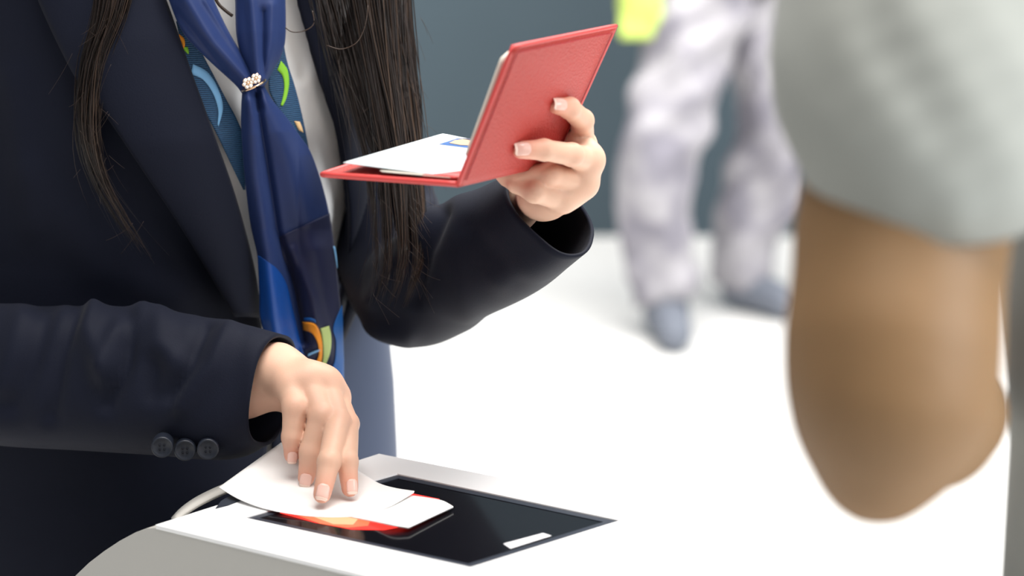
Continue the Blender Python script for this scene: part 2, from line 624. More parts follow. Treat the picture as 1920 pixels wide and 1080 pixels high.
def kflat(name, px, z, mt, parent, t=.25):
    Q = [KP(x, y, z) for x, y in px]
    n = len(Q)
    V = Q + [q + KN * t / 1000 for q in Q]
    f = [tuple(range(n))[::-1], tuple(range(n, 2 * n))] + [(i, (i + 1) % n, (i + 1) % n + n, i + n) for i in range(n)]
    return mesh(name, V, f, mt, parent, False)
tag(kflat('sticker', [(944, 1020), (1018, 1000), (1034, 1005), (957, 1029)], 1.1, M['sticker'], kiosk), 'small blank white sticker on the bezel')
# red scan window lit from below
tag(kflat('scan_light', [(525, 962), (590, 980), (660, 993), (720, 994), (752, 988), (785, 962), (824, 936), (775, 926), (600, 930)], .65, M['scan_red'], kiosk), 'glowing red scan window')
tag(kflat('scan_lamp', [(556, 966), (600, 982), (650, 990), (690, 986), (700, 966), (640, 950), (590, 955)], .80, M['scan_warm'], kiosk), 'orange part of the scan light')
tag(kflat('scan_lamp', [(585, 968), (625, 983), (662, 984), (676, 968), (640, 954)], .95, M['scan_hot'], kiosk), 'bright pale centre of the scan light')
# curved grey guide at the left of the top
gp = catmull([(322, 974), (338, 956), (362, 938), (392, 922), (425, 908), (470, 892)], 24)
gb = catmull([(330, 976), (348, 963), (374, 947), (404, 932), (438, 918), (484, 902)], 24)
V = []
for a, b in zip(gp, gb):
    lo_ = KP(b[0], b[1], -1)
    V.append(lo_)
    r = FW + (a[0] - 960) / F * RT + (540 - a[1]) / F * UP
    dd = (lo_ - CAMP) @ FW + .012
    V.append(CAMP + r * dd)
g = mesh('curved_guide', V, grid_faces(24, 2), M['kiosk_side'], kiosk)
solidify(g, .0025, 0)
kflat('guide_dark_patch', [(404, 954), (414, 940), (432, 929), (456, 924), (458, 936), (428, 948)], 2.1, M['bezel'], kiosk)  # flat dark patch between the guide and the paper
# pedestal down to the floor
base = KO + (KE1 * -40 + KE2 * -5) / 1000
pv, pf = [], []
for z, sx, sy in ((0, .20, .16), (.03, .20, .16), (.035, .13, .10), (.55, .12, .095), (.72, .15, .10)):
    for k in range(24):
        a = 2 * math.pi * k / 24
        pv.append((base[0] + sx * math.cos(a), base[1] + sy * math.sin(a), z))
pf = grid_faces(5, 24, True) + [tuple(range(24))[::-1], tuple(range(96, 120))]
mesh('pedestal', pv, pf, M['kiosk_side'], kiosk)

# ------------------------------------------------------------------ the woman: torso survey
TC = P(336, 700, 2.05)[:2]
PHI = math.radians(20)
ZK = np.array([.70, .80, .90, 1.00, 1.08, 1.18, 1.26, 1.34, 1.40, 1.44, 1.47])
AK = np.array([.168, .166, .163, .161, .160, .168, .172, .178, .165, .12, .065])
BK = np.array([.118, .116, .108, .104, .112, .128, .124, .112, .090, .070, .060])
SHK = np.array([-.034, -.034, -.034, -.034, -.014, 0, 0, 0, 0, 0, 0])
e_a = np.array([math.cos(PHI), math.sin(PHI)])
e_b = np.array([-math.sin(PHI), math.cos(PHI)])
def Dt(X, Y, off=0.0):
    X = np.asarray(X, float); Y = np.asarray(Y, float)
    r = FW + ((X - 960) / F)[..., None] * RT + ((540 - Y) / F)[..., None] * UP
    d = np.full(X.shape, 1.93)
    o = np.array([-TC @ e_a, -TC @ e_b])
    ra, rb = r[..., :2] @ e_a, r[..., :2] @ e_b
    for _ in range(6):
        z = H + d * r[..., 2]
        a = np.interp(z, ZK, AK) + off
        b = np.interp(z, ZK, BK) + off
        o0 = o[0] - np.interp(z, ZK, SHK)
        qa = (ra / a) ** 2 + (rb / b) ** 2
        qb = 2 * (ra * o0 / a ** 2 + rb * o[1] / b ** 2)
        qc = (o0 / a) ** 2 + (o[1] / b) ** 2 - 1
        disc = np.maximum(qb ** 2 - 4 * qa * qc, 0)
        d = (-qb - np.sqrt(disc)) / (2 * qa)
    return d

woman = tag(empty('person', (TC[0], TC[1], 0)),
            'person with long dark hair in navy blazer and blue scarf scanning papers at kiosk', 'person')

def torso_rows(off, zs, openL=None, openR=None, n=96, fold=None):
    rows = []
    th = np.linspace(0, 2 * math.pi, 1440, endpoint=False)
    for z in zs:
        a = np.interp(z, ZK, AK) + off; b = np.interp(z, ZK, BK) + off
        Q = TC + e_a * np.interp(z, ZK, SHK)
        x = Q[0] + a * np.cos(th) * e_a[0] + b * np.sin(th) * e_b[0]
        y = Q[1] + a * np.cos(th) * e_a[1] + b * np.sin(th) * e_b[1]
        pts = np.stack([x, y, np.full_like(x, z)], 1)
        if openL is None:
            k = np.linspace(0, 1440, n, endpoint=False).astype(int)
            rows.append(pts[k])
            continue
        X, Y, D = proj(pts)
        front = (th > math.pi) & (th < 2 * math.pi)
        iF = np.where(front)[0]
        xl = np.interp(Y[iF], openL[:, 1], openL[:, 0]); xr = np.interp(Y[iF], openR[:, 1], openR[:, 0])
        iL = iF[np.argmin(np.abs(X[iF] - xl))]; iR = iF[np.argmin(np.abs(X[iF] - xr))]
        # go from the right edge round the back to the left edge
        tt = np.linspace(th[iR], th[iL] + 2 * math.pi, n)
        rows.append(np.stack([Q[0] + a * np.cos(tt) * e_a[0] + b * np.sin(tt) * e_b[0],
                              Q[1] + a * np.cos(tt) * e_a[1] + b * np.sin(tt) * e_b[1], np.full(n, z)], 1))
    return np.array(rows)

# blouse (whole shell with soft creases)
zs = np.linspace(.86, 1.46, 90)
R_ = torso_rows(-.002, zs, n=220)
pv = R_.reshape(-1, 3)
X, Y, D = proj(pv)
fr = (D < 2.0)
bump = (ridge(X, Y, [(585, 150), (612, 240), (640, 330)], 14, .005) + ridge(X, Y, [(640, 330), (610, 420), (640, 470)], 16, .006)
        - ridge(X, Y, [(600, 170), (650, 330)], 9, .004) + ridge(X, Y, [(600, 60), (590, 140)], 18, .006) - ridge(X, Y, [(560, 140), (620, 150)], 6, .006)
        + ridge(X, Y, [(430, 180), (450, 260)], 12, .003) + ridge(X, Y, [(625, 470), (660, 430)], 10, .005)) * fr
pv = pv - FW * bump[:, None]
blouse = mesh('blouse', pv, grid_faces(90, 220, True), M['blouse'], woman)

# jacket body, open at the front
OL = np.array([(305, -400), (310, 0), (395, 240), (440, 370), (475, 500), (487, 590), (500, 680), (505, 1500)], float)
OR = np.array([(545, -400), (560, 0), (595, 130), (630, 230), (645, 310), (655, 400), (652, 480), (638, 540), (600, 640), (512, 700), (512, 1500)], float)
zs = np.linspace(.78, 1.435, 110)
R_ = torso_rows(.010, zs, OL, OR, n=200)
pv = R_.reshape(-1, 3)
X, Y, D = proj(pv)
fr = (D < 2.02)
bump = (ridge(X, Y, [(60, 330), (180, 500), (330, 560)], 40, .004) + ridge(X, Y, [(20, 150), (60, 420)], 30, .005)
        + ridge(X, Y, [(660, 640), (700, 760), (720, 900)], 30, .004) - ridge(X, Y, [(300, 400), (440, 590)], 20, .002)) * fr
pv = pv - FW * bump[:, None]
jacket = mesh('jacket', pv, grid_faces(110, 200), M['jacket'], woman)
solidify(jacket, .003, -1)

def lay(off, extra=None):
    def fn(X, Y, U, V):
        d = Dt(X, Y, off)
        if extra is not None: d = d - extra(X, Y, U, V)
        return d
    return fn
lap = ribbon('lapel', [(20, -230), (58, -60), (75, 5), (140, 140), (185, 195), (270, 320), (350, 440), (442, 592)],
             [(245, -230), (285, -60), (312, 5), (352, 120), (395, 240), (440, 370), (474, 500), (488, 596)], 26, 70,
             lay(.013, lambda X, Y, U, V: .007 * np.sin(np.pi * np.clip(U, 0, 1)) ** .7 + .010 * (1 - U) + .002), M['jacket'], jacket, .003)
lap2 = ribbon('lapel', [(530, -230), (550, -60), (560, 5), (596, 130), (630, 230), (645, 310), (655, 400), (651, 490), (638, 560), (630, 640)],
              [(600, -230), (625, -60), (640, 20), (668, 150), (694, 290), (717, 410), (712, 470), (690, 540), (664, 590), (640, 645)], 18, 80,
              lay(.013, lambda X, Y, U, V: .006 * np.sin(np.pi * U) ** .7 + .003), M['jacket'], jacket, .003)

# sleeves
def folds_r(X, Y):
    return (ridge(X, Y, [(175, 560), (165, 620), (190, 690)], 22, .006) + ridge(X, Y, [(265, 580), (215, 640), (200, 700)], 20, .006)
            - ridge(X, Y, [(245, 600), (235, 680), (200, 760)], 16, .006) + ridge(X, Y, [(300, 570), (300, 650), (330, 680)], 24, .005)
            - ridge(X, Y, [(385, 610), (350, 690), (320, 745)], 14, .005) + ridge(X, Y, [(430, 620), (400, 690), (340, 760)], 18, .005)
            - ridge(X, Y, [(290, 680), (285, 740)], 18, .004) - ridge(X, Y, [(90, 560), (60, 680), (20, 760)], 22, .005)
            + ridge(X, Y, [(40, 600), (10, 720)], 26, .004) + ridge(X, Y, [(470, 640), (480, 740)], 24, .002)
            - ridge(X, Y, [(150, 575), (115, 655), (95, 780)], 16, .005))
sl_r = sweep('sleeve', [(110, -330, 2.0), (-30, -285, 2.0), (-140, -30, 2.0), (-178, 400, 1.965), (-150, 680, 1.92), (0, 702, 1.895), (160, 708, 1.875), (300, 718, 1.858), (430, 733, 1.842), (512, 731, 1.832)],
             [.055, .060, .060, .058, .056, .0555, .0565, .0555, .0525, .0425], 90, M['jacket'], jacket, 150, exp=2.5, squash=.85, folds=lambda X, Y: 1.2 * folds_r(X, Y),
             end=C2W((.92, .16, -.34)), thick=.0025)
def folds_l(X, Y):
    return (ridge(X, Y, [(800, 390), (760, 480), (700, 560)], 20, .006) - ridge(X, Y, [(835, 400), (800, 470), (780, 560)], 14, .005)
            + ridge(X, Y, [(940, 520), (1010, 500), (1090, 450)], 30, .004) + ridge(X, Y, [(860, 370), (850, 480), (880, 600)], 26, .003)
            + ridge(X, Y, [(690, 620), (760, 630)], 20, .005) - ridge(X, Y, [(880, 430), (970, 520)], 20, .002))
sl_l = sweep('sleeve', [(540, -320, 2.06), (630, -230, 2.06), (640, 130, 2.085), (712, 400, 2.07), (768, 541, 2.01), (862, 492, 1.915), (952, 450, 1.845), (1032, 396, 1.778)],
             [.050, .050, .050, .050, .047, .0475, .0450, .0385], 90, M['jacket'], jacket, 130, exp=2.2, folds=folds_l,
             end=C2W((.50, -.55, -.50)), thick=.0025)
# a cuff vent on the left sleeve
# cuff buttons
for x, y, dd in ((304, 838, 0), (347, 844, 0), (390, 842, 0)):
    c = P(x, y, 1.842 - .0415 + .006 * abs(y - 838) / 6)
    n = nrm(C2W((0.05, .22, -1.0)))
    t = nrm(np.cross(n, UP)); b = np.cross(n, t)
    V, n_ = [], 28
    r0 = .0080
    for rr, hh in ((1.0, -.012), (1.02, .0), (1.0, .0016), (.86, .0018), (.78, .0011), (.30, .0009)):
        for k in range(n_):
            a = 2 * math.pi * k / n_
            V.append(c + r0 * rr * (math.cos(a) * t + math.sin(a) * b) + n * hh)
    f = grid_faces(6, n_, True)
    f.append(tuple(range(5 * n_, 6 * n_)))
    bt = mesh('button', V, f, M['button'], jacket)
    mb = MB()
    for sx, sy in ((-1, -1), (1, -1), (-1, 1), (1, 1)):
        mb.ball(c + n * .0012 + r0 * .2 * (sx * t + sy * b), .0009, 6)
    th_ = mb.build('thread', M['thread'], jacket)

# skirt and legs below the blazer
R_ = []
zz = np.linspace(.46, 1.04, 30)
for z in zz:
    k = np.interp(z, [.46, .7, .85, .92, 1.0, 1.04], [.90, 1.0, 1.0, .985, .94, .90])
    a, b = .168 * k, .085 * k
    SK = TC + e_b * .055 + e_a * .040
    t = np.linspace(0, 2 * math.pi, 64, endpoint=False)
    R_.append(np.stack([SK[0] + a * np.cos(t) * e_a[0] + b * np.sin(t) * e_b[0], SK[1] + a * np.cos(t) * e_a[1] + b * np.sin(t) * e_b[1], np.full(64, z)], 1))
skirt = mesh('skirt', np.array(R_).reshape(-1, 3), grid_faces(30, 64, True), M['skirt'], woman)
solidify(skirt, .002, -1)

# ------------------------------------------------------------------ passport survey (cover panels)
S0 = P(857, 345, 1.620); S0c = P(960, 87, 1.581); S1c = P(1152, 48, 1.696); S1 = P(1037, 303, 1.735)
S0b = P(605, 327, 1.666); S1b = P(806, 262, 1.780)
pn = nrm(np.cross(S1c - S0, S0c - S0))
if pn @ FW > 0: pn = -pn            # towards the viewer
def dp(x, y):
    r = FW + (x - 960) / F * RT + (540 - y) / F * UP
    return ((S0 - CAMP) @ pn) / (r @ pn)
def kd(x, y):
    return (KP(x, y, 2) - CAMP) @ FW

# ------------------------------------------------------------------ hands
def pr(x, y, d, rpx):
    return np.array(P(x, y, d)), rpx * d / F

def hand_sdf(fingers, palm, wrist_chain, kp=.010, web=.024):
    """fingers: list of chains of (pt,r); palm: list of capsules; returns sdf function"""
    def fn(G):
        d = None
        for (a, ra), (b, rb) in palm:
            q = sd_cap(G, a, b, ra, rb)
            d = q if d is None else smin(d, q, kp)
        for (a, ra), (b, rb) in zip(wrist_chain[:-1], wrist_chain[1:]):
            d = smin(d, sd_cap(G, a, b, ra, rb), .014)
        for ch in fingers:
            q = None
            for (a, ra), (b, rb) in zip(ch[:-1], ch[1:]):
                s = sd_cap(G, a, b, ra, rb)
                q = s if q is None else smin(q, s, .0025)
            # slightly swollen joints
            for (a, ra) in ch[1:-1]:
                q = smin(q, sd_cap(G, a, a, ra * 1.0, ra * 1.0), .002)
            # webbing only near the root of the finger
            a = ch[0][0]
            dist = np.sqrt(sum((G[k] - a[k]) ** 2 for k in range(3)))
            w = np.clip(1 - dist / web, 0, 1)
            kk = .0007 + .008 * w
            h = np.clip(.5 + .5 * (q - d) / kk, 0, 1)
            d = q * (1 - h) + d * h - kk * h * (1 - h)
        return d
    pts = np.array([p for ch in fingers for p, r in ch] + [p for c in palm for p, r in c] + [p for p, r in wrist_chain])
    return fn, pts.min(0) - .03, pts.max(0) + .03

# raised left hand holding the passport
ti, tm = dp(1046, 200) - .0120, dp(977, 281) - .0125
idx_l = [pr(1090, 272, ti + .070, 25), pr(1092, 226, ti + .036, 21), pr(1068, 203, ti + .012, 20), pr(1043, 198, ti, 16)]
mid_l = [pr(1099, 300, tm + .060, 26), pr(1072, 290, tm + .030, 21.5), pr(1020, 281, tm + .010, 20), pr(977, 281, tm, 17)]
rng_l = [pr(1090, 342, 1.732, 26), pr(1030, 327, 1.705, 22), pr(972, 331, 1.708, 18), pr(942, 329, 1.716, 14)]
pnk_l = [pr(1054, 372, 1.725, 24), pr(1002, 360, 1.702, 20), pr(968, 346, 1.708, 15.5), pr(946, 338, 1.716, 11)]
thb_l = [pr(1030, 370, 1.770, 26), pr(1060, 320, 1.785, 23), pr(1052, 262, dp(1052, 262) + .031, 20), pr(1012, 228, dp(1012, 228) + .030, 17)]
wr = [pr(1014, 366, 1.757, 35), pr(968, 390, 1.805, 35), pr(930, 440, 1.845, 44), pr(835, 503, 1.935, 66), pr(764, 537, 2.01, 72)]
wp = pr(1018, 369, 1.752, 31)
palm_l = [(wp, idx_l[0]), (wp, mid_l[0]), (wp, rng_l[0]), (pr(1014, 373, 1.748, 27), pnk_l[0]),
          (mid_l[0], rng_l[0]), (idx_l[0], mid_l[0]), (rng_l[0], pnk_l[0]), (pr(1032, 382, 1.742, 26), pr(1062, 362, 1.733, 26)),
          (pr(1105, 299, tm + .058, 20), pr(1078, 262, tm + .062, 20))]
fnL, loL, hiL = hand_sdf([idx_l, mid_l, rng_l, pnk_l, thb_l], palm_l, wr[:3], .009, .017)

# lower right hand pressing the papers
i_t = kd(656, 938) - .006; m_t = kd(604, 952) - .006
pnk_r = [pr(545, 722, 1.806, 27), pr(554, 764, 1.790, 24.5), pr(549, 820, 1.789, 20.5), pr(547, 853, 1.792, 15)]
rng_r = [pr(578, 713, 1.808, 28), pr(604, 782, 1.786, 25.5), pr(584, 848, 1.782, 22.5), pr(574, 896, 1.785, 16)]
mid_r = [pr(608, 721, 1.812, 27), pr(634, 792, 1.786, 24), pr(617, 866, m_t + .010, 21.5), pr(604, 927, m_t, 17)]
idx_r = [pr(627, 744, 1.822, 25), pr(651, 795, 1.800, 22), pr(651, 865, i_t + .006, 20), pr(656, 916, i_t, 16)]
thb_r = [pr(545, 745, 1.845, 28), pr(590, 792, 1.845, 25), pr(616, 832, 1.836, 21), pr(628, 860, 1.822, 17)]
wrr = [pr(512, 700, 1.832, 45), pr(455, 722, 1.842, 56), pr(330, 722, 1.858, 70), pr(120, 706, 1.88, 86)]
wq = pr(520, 698, 1.828, 40)
palm_r = [(wq, pnk_r[0]), (wq, rng_r[0]), (wq, mid_r[0]), (pr(525, 690, 1.832, 34), idx_r[0]), (pnk_r[0], rng_r[0]), (rng_r[0], mid_r[0]),
          (mid_r[0], idx_r[0]), (pr(520, 735, 1.842, 30), pr(560, 760, 1.838, 26))]
fnR, loR, hiR = hand_sdf([pnk_r, rng_r, mid_r, idx_r, thb_r], palm_r, wrr[:3])

bodyV, bodyF, flush = [], [], []
def add_body(V, Fq, fl):
    k = sum(len(v) for v in bodyV)
    bodyV.append(V); bodyF.append(Fq + k); flush.append(fl)
def flush_of(V, spots):
    f = np.zeros(len(V))
    for p, r, s in spots:
        f = np.maximum(f, s * np.exp(-(np.linalg.norm(V - p, axis=1) / r) ** 2))
    return f
for fn, lo, hi, tips, knk in ((fnL, loL, hiL, (idx_l, mid_l), (idx_l, mid_l, rng_l)), (fnR, loR, hiR, (pnk_r, rng_r, mid_r, idx_r, thb_r), (pnk_r, rng_r, mid_r, idx_r))):
    V, Fq = surface_nets(fn, lo, hi, .00125)
    V = relax(V, Fq, 2, .5)
    sp = [(c[-1][0], .013, .75) for c in tips] + [(c[1][0], .009, .30) for c in knk] + [(c[0][0], .010, .25) for c in knk]
    add_body(V, Fq, flush_of(V, sp))

# rest of the body: forearms, upper arms, trunk, neck and head under the clothes
def coarse(G):
    d = None
    for z0, z1 in zip([.85, .95, 1.05, 1.15, 1.25], [.95, 1.05, 1.15, 1.25, 1.34]):
        a = np.array([TC[0], TC[1], z0]); b = np.array([TC[0], TC[1], z1])
        q = sd_cap(G, a, b, .075, .075)
        d = q if d is None else smin(d, q, .05)
    for s in (-1, 1):
        a = np.array([*(TC + e_a * s * .06), .86]); b = np.array([*(TC + e_a * s * .07), 1.32])
        d = smin(d, sd_cap(G, a, b, .075, .070), .05)
    nk = np.array([TC[0], TC[1], 1.36]); hd = np.array([TC[0] + .02, TC[1] - .035, 1.60])
    d = smin(d, sd_cap(G, nk, hd, .055, .052), .04)
    fwd = np.array([math.sin(PHI), -math.cos(PHI), -.35]); fwd = nrm(fwd)
    side = np.array([e_a[0], e_a[1], 0]); upv = np.cross(side, fwd); upv *= np.sign(upv[2])
    Mx = np.stack([side, fwd, upv])
    d = smin(d, sd_ell(G, hd + upv * .035, (.074, .092, .105), Mx), .03)
    d = smin(d, sd_ell(G, hd + upv * -.035 + fwd * .022, (.055, .070, .070), Mx), .03)
    d = smin(d, sd_cap(G, hd + fwd * .088 + upv * .025, hd + fwd * .112 - upv * .012, .009, .013), .012)   # nose
    for s in (-1, 1):
        d = smin(d, sd_ell(G, hd + side * s * .073 + upv * .005 - fwd * .01, (.010, .020, .030), Mx), .006)   # ears
        d = -smin(-d, sd_ell(G, hd + side * s * .032 + fwd * .098 + upv * .03, (.018, .014, .010), Mx), .012)  # sockets
        d = smin(d, sd_ell(G, hd + side * s * .031 + fwd * .078 + upv * .03, (.012, .012, .012), Mx), .002)    # eyeballs
    d = smin(d, sd_ell(G, hd + fwd * .084 - upv * .045, (.022, .010, .008), Mx), .006)                          # lips
    sh = np.array([*(TC - e_a * .135), 1.325]); sh2 = np.array([*(TC + e_a * .135), 1.325])
    wl = [P(-90, -120, 2.0), P(-165, 300, 1.975), P(-150, 680, 1.92)]
    wl2 = [P(640, 60, 2.085), P(690, 320, 2.075), P(764, 535, 2.01)]
    for s_, chain, fore in ((sh, wl, wrr), (sh2, wl2, wr)):
        d = smin(d, sd_cap(G, s_, chain[0], .040, .036), .04)
        for a, b in zip(chain[:-1], chain[1:]):
            d = smin(d, sd_cap(G, a, b, .031, .029), .02)
        pts = [f[0] for f in fore][::-1]; rs = [f[1] for f in fore][::-1]
        if fore is wrr: pts = [chain[-1]] + pts; rs = [.030] + rs
        pts, rs = pts[:-2], rs[:-2]
        for a, b, r0, r1 in zip(pts[:-1], pts[1:], rs[:-1], rs[1:]):
            d = smin(d, sd_cap(G, a, b, min(r0, .031), min(r1, .030)), .012)
    return d
V, Fq = surface_nets(coarse, (-.62, 1.55, .78), (.12, 2.30, 1.76), .007)
add_body(relax(V, Fq, 2), Fq, np.zeros(len(V)))
# legs and feet
def legs(G):
    d = None
    for s in (-1, 1):
        hp = np.array([*(TC + e_a * s * .075), .84]); kn_ = np.array([*(TC + e_a * s * .075 - e_b * .02), .46])
        an = np.array([*(TC + e_a * s * .075), .08]); toe = an - np.array([e_b[0], e_b[1], 0]) * .14 + np.array([0, 0, -.05])
        for a, b, r0, r1 in ((hp, kn_, .07, .05), (kn_, an, .05, .03), (an, toe, .034, .026)):
            q = sd_cap(G, a, b, r0, r1)
            d = q if d is None else smin(d, q, .02)
    return d
V, Fq = surface_nets(legs, (TC[0] - .25, TC[1] - .30, -.02), (TC[0] + .25, TC[1] + .22, .94), .010)
add_body(relax(V, Fq, 2), Fq, np.zeros(len(V)))
body = mesh('body', np.vstack(bodyV), np.vstack(bodyF), M['skin'], woman)
at = body.data.attributes.new('flush', 'FLOAT', 'POINT')
at.data.foreach_set('value', np.concatenate(flush).astype(np.float32))

def nail(chain, facing, length, width, parent, rot=0.0, back=.15):
    (a, ra), (b, rb) = chain[-2], chain[-1]
    t = nrm(b - a)
    n = nrm(facing - t * (facing @ t))
    s = np.cross(n, t)
    c, w = math.cos(rot), math.sin(rot)
    n, s = n * c + s * w, s * c - n * w
    for name, l0, l1, mt, hgt in (('nail', -1.0, .78, M['nail'], .0004), ('nail_tip', .70, 1.06, M['nail_tip'], .0006)):
        V = []
        nu, nv = 9, 8
        for j in range(nv + 1):
            v = l0 + (l1 - l0) * j / nv
            hw = width / 2 * (math.sqrt(max(0, 1 - max(0, (abs(v) - .45) / .62) ** 2)) if v < .5 else math.sqrt(max(0.04, 1 - max(0, (v - .5) / .75) ** 2)))
            for i in range(nu + 1):
                u = (i / nu - .5) * 2
                x = length / 2 * v + length * back
                r = rb + (ra - rb) * max(0, min(1, -x / max(np.linalg.norm(b - a), 1e-6)))
                drop = 0
                if x > 0:
                    drop = rb - math.sqrt(max(0, rb * rb - min(x, rb * .85) ** 2))
                ph = min(1.2, hw / r) * u
                V.append(b + t * x + (n * math.cos(ph) + s * math.sin(ph)) * (r + hgt) - n * drop * .55)
        o = mesh(name, V, grid_faces(nv + 1, nu + 1), mt, parent)
        solidify(o, .0006, 1)
vw = -FW
nail(idx_l, nrm(vw + UP * .15), .0115, .0095, body)
nail(mid_l, nrm(vw + UP * .10), .0115, .0100, body)
nail(pnk_r, nrm(vw + RT * .2), .0095, .0075, body, 0, .05)
nail(rng_r, nrm(vw + RT * .05), .0105, .0090, body, 0, .05)
nail(mid_r, nrm(vw + RT * .08), .0115, .0098, body, 0, .0)
nail(idx_r, nrm(vw + RT * .45), .0105, .0088, body, 0, .0)

# ------------------------------------------------------------------ the scarf
def S_low(X, Y, U=None, V=None):
    # below the bust the tails hang plumb instead of following the waist
    X0, YY = np.asarray(X, float), np.asarray(Y, float)
    XX = np.minimum(X0, 560) + .3 * np.maximum(X0 - 560, 0)
    hang = Dt(XX, np.minimum(YY, 430.), .0) * (math.cos(PITCH) + 110 / F * math.sin(PITCH)) / (math.cos(PITCH) + (540 - np.maximum(YY, 430.)) / F * math.sin(PITCH))
    d = np.minimum(Dt(XX, YY, .0), hang) - .026
    d = d - ridge(X, Y, [(468, 190), (478, 330), (500, 470), (520, 640)], 20, .009)
    d = d - ridge(X, Y, [(500, 195), (545, 300), (572, 420), (590, 640)], 30, .009)
    d = d - ridge(X, Y, [(600, 470), (622, 600), (632, 720)], 22, .005)
    d = d + ridge(X, Y, [(480, 178), (499, 300), (518, 430), (546, 520), (572, 640)], 8, .008)
    d = d + ridge(X, Y, [(478, 160), (484, 200)], 10, .005)
    d = d - ridge(X, Y, [(548, 470), (585, 560), (595, 610)], 10, .003)
    lx = np.interp(YY, [p[1] for p in SL], [p[0] for p in SL]); rx = np.interp(YY, [p[1] for p in SR], [p[0] for p in SR])
    d = d + .008 * np.clip(np.abs((X0 - lx) / np.maximum(1, rx - lx) - .5) * 2, 0, 1.05) ** 4
    return d
SL = [(455, 166), (453, 200), (453, 245), (459, 330), (470, 420), (483, 480), (486, 540), (489, 600), (505, 650), (530, 740)]
SR = [(493, 158), (510, 187), (535, 218), (562, 255), (585, 292), (610, 370), (625, 450), (633, 530), (640, 610), (645, 740)]
scarf = ribbon('scarf', SL, SR, 70, 200, S_low, M['satin'], woman, .0006)
tag(scarf, 'navy satin scarf with printed tails')
def strand(name, L, R, base, bul, sk=0.0, rd=()):
    def fn(X, Y, U, V):
        d = Dt(X, Y, 0) - base - bul * np.sin(np.pi * np.clip(U, 0, 1)) ** .6 * (1 - .35 * V)
        for pl, w, h in rd: d = d - ridge(X, Y, pl, w, h)
        return d
    return ribbon(name, L, R, 40, 90, fn, M['satin'], scarf, .0012)
strand('scarf_strand', [(262, -200), (300, -60), (318, 0), (345, 62), (392, 112), (440, 156), (456, 176)], [(330, -200), (380, -60), (400, 0), (428, 60), (452, 100), (474, 138), (486, 160)], .020, .016, 0,
       [([(350, 0), (400, 80), (465, 150)], 12, .004), ([(385, 0), (440, 90), (475, 145)], 7, .003), ([(330, 20), (420, 130)], 7, -.003)])
strand('scarf_strand', [(436, -200), (438, -60), (442, 0), (444, 60), (452, 100), (466, 138), (470, 160)], [(515, -200), (531, -60), (534, 0), (534, 70), (526, 104), (508, 138), (494, 162)], .024, .018, 0,
       [([(470, 0), (478, 80), (484, 150)], 9, .004), ([(512, 10), (508, 80), (494, 145)], 9, .004), ([(492, 20), (494, 140)], 6, -.004)])
# ribbed patterned bands under the scarf
def bandD(X, Y, U, V): return Dt(X, Y, 0) - .012
def bandP(X, Y, U, V): return Dt(X, Y, 0) - .0128
b1 = ribbon('ribbon_band', [(330, 40), (342, 92), (360, 150), (378, 198), (402, 243), (434, 310), (456, 356)], [(352, 40), (374, 90), (400, 140), (425, 188), (445, 226), (456, 262), (460, 356)], 14, 60, bandD, M['band'], scarf, .0006)
tag(b1, 'teal ribbed band with light blue arc')
b2 = ribbon('ribbon_band', [(500, 60), (505, 120), (505, 170), (530, 215), (572, 272)], [(528, 60), (538, 115), (552, 160), (566, 215), (580, 284)], 14, 60, bandD, M['band'], scarf, .0006)
tag(b2, 'teal ribbed band with green arc')
ribbon('print_motif', [(362, 120), (388, 134), (407, 162), (418, 200), (410, 237)], [(358, 139), (380, 149), (398, 173), (409, 205), (408, 234)], 4, 30, bandP, M['print_ice'], scarf, .0003)
ribbon('print_motif', [(336, 64), (345, 72), (347, 84), (344, 92)], [(334, 72), (340, 78), (341, 86), (339, 92)], 3, 10, bandP, M['print_orange'], scarf, .0003)
ribbon('print_motif', [(340, 88), (346, 95), (352, 101)], [(352, 88), (354, 96), (354, 101)], 3, 10, bandP, M['print_lime'], scarf, .0003)
ribbon('print_motif', [(520, 131), (530, 143), (533, 163), (530, 184), (526, 197)], [(527, 114), (539, 131), (542, 157), (537, 184), (530, 199)], 4, 30, bandP, M['print_lime'], scarf, .0003)
ribbon('print_motif', [(552, 227), (556, 236), (560, 244)], [(562, 228), (566, 238), (569, 249)], 3, 8, bandP, M['print_tan'], scarf, .0003)
# print on the tails
uL = S_low
def motif(L, R, mt, up=.0009, nu=14, nv=40):
    o = ribbon('print_motif', L, R, nu, nv, lambda X, Y, U, V: uL(X, Y) - up * 1.6, mt, scarf, .0002)
    return o
motif([(524, 444), (531, 480), (548, 525), (560, 580), (578, 690)], [(618, 400), (626, 455), (634, 530), (640, 600), (644, 738)], M['satin_dark'], .0009, 30, 90)
motif([(483, 479), (485, 520), (487, 560), (489, 600), (512, 668)], [(488, 481), (520, 505), (538, 535), (549, 580), (570, 668)], M['satin_blue'], .0010, 24, 70)
motif([(641, 572), (625, 614), (630, 640), (628, 675), (620, 702), (628, 738)], [(642, 576), (643, 614), (644, 650), (645, 680), (645, 710), (646, 738)], M['print_blue'], .0016, 10, 50)
motif([(567, 604), (587, 606), (598, 618), (604, 642), (604, 668), (599, 692)], [(569, 619), (585, 625), (595, 642), (598, 662), (594, 676), (584, 686)], M['print_orange'], .0018, 6, 40)
motif([(601, 616), (605, 640), (606, 668), (602, 694)], [(617, 611), (621, 632), (619, 660), (606, 696)], M['print_green'], .0018, 6, 30)
motif([(577, 664), (590, 658), (600, 655)], [(577, 668), (590, 662), (600, 658)], M['print_ice'], .0018, 3, 8)
motif([(625, 462), (628, 480), (632, 503)], [(628, 462), (631, 480), (633, 503)], M['print_ice'], .0018, 3, 10)
motif([(570, 596), (582, 596), (592, 600)], [(569, 602), (582, 603), (592, 606)], M['print_blue'], .0014, 3, 8)

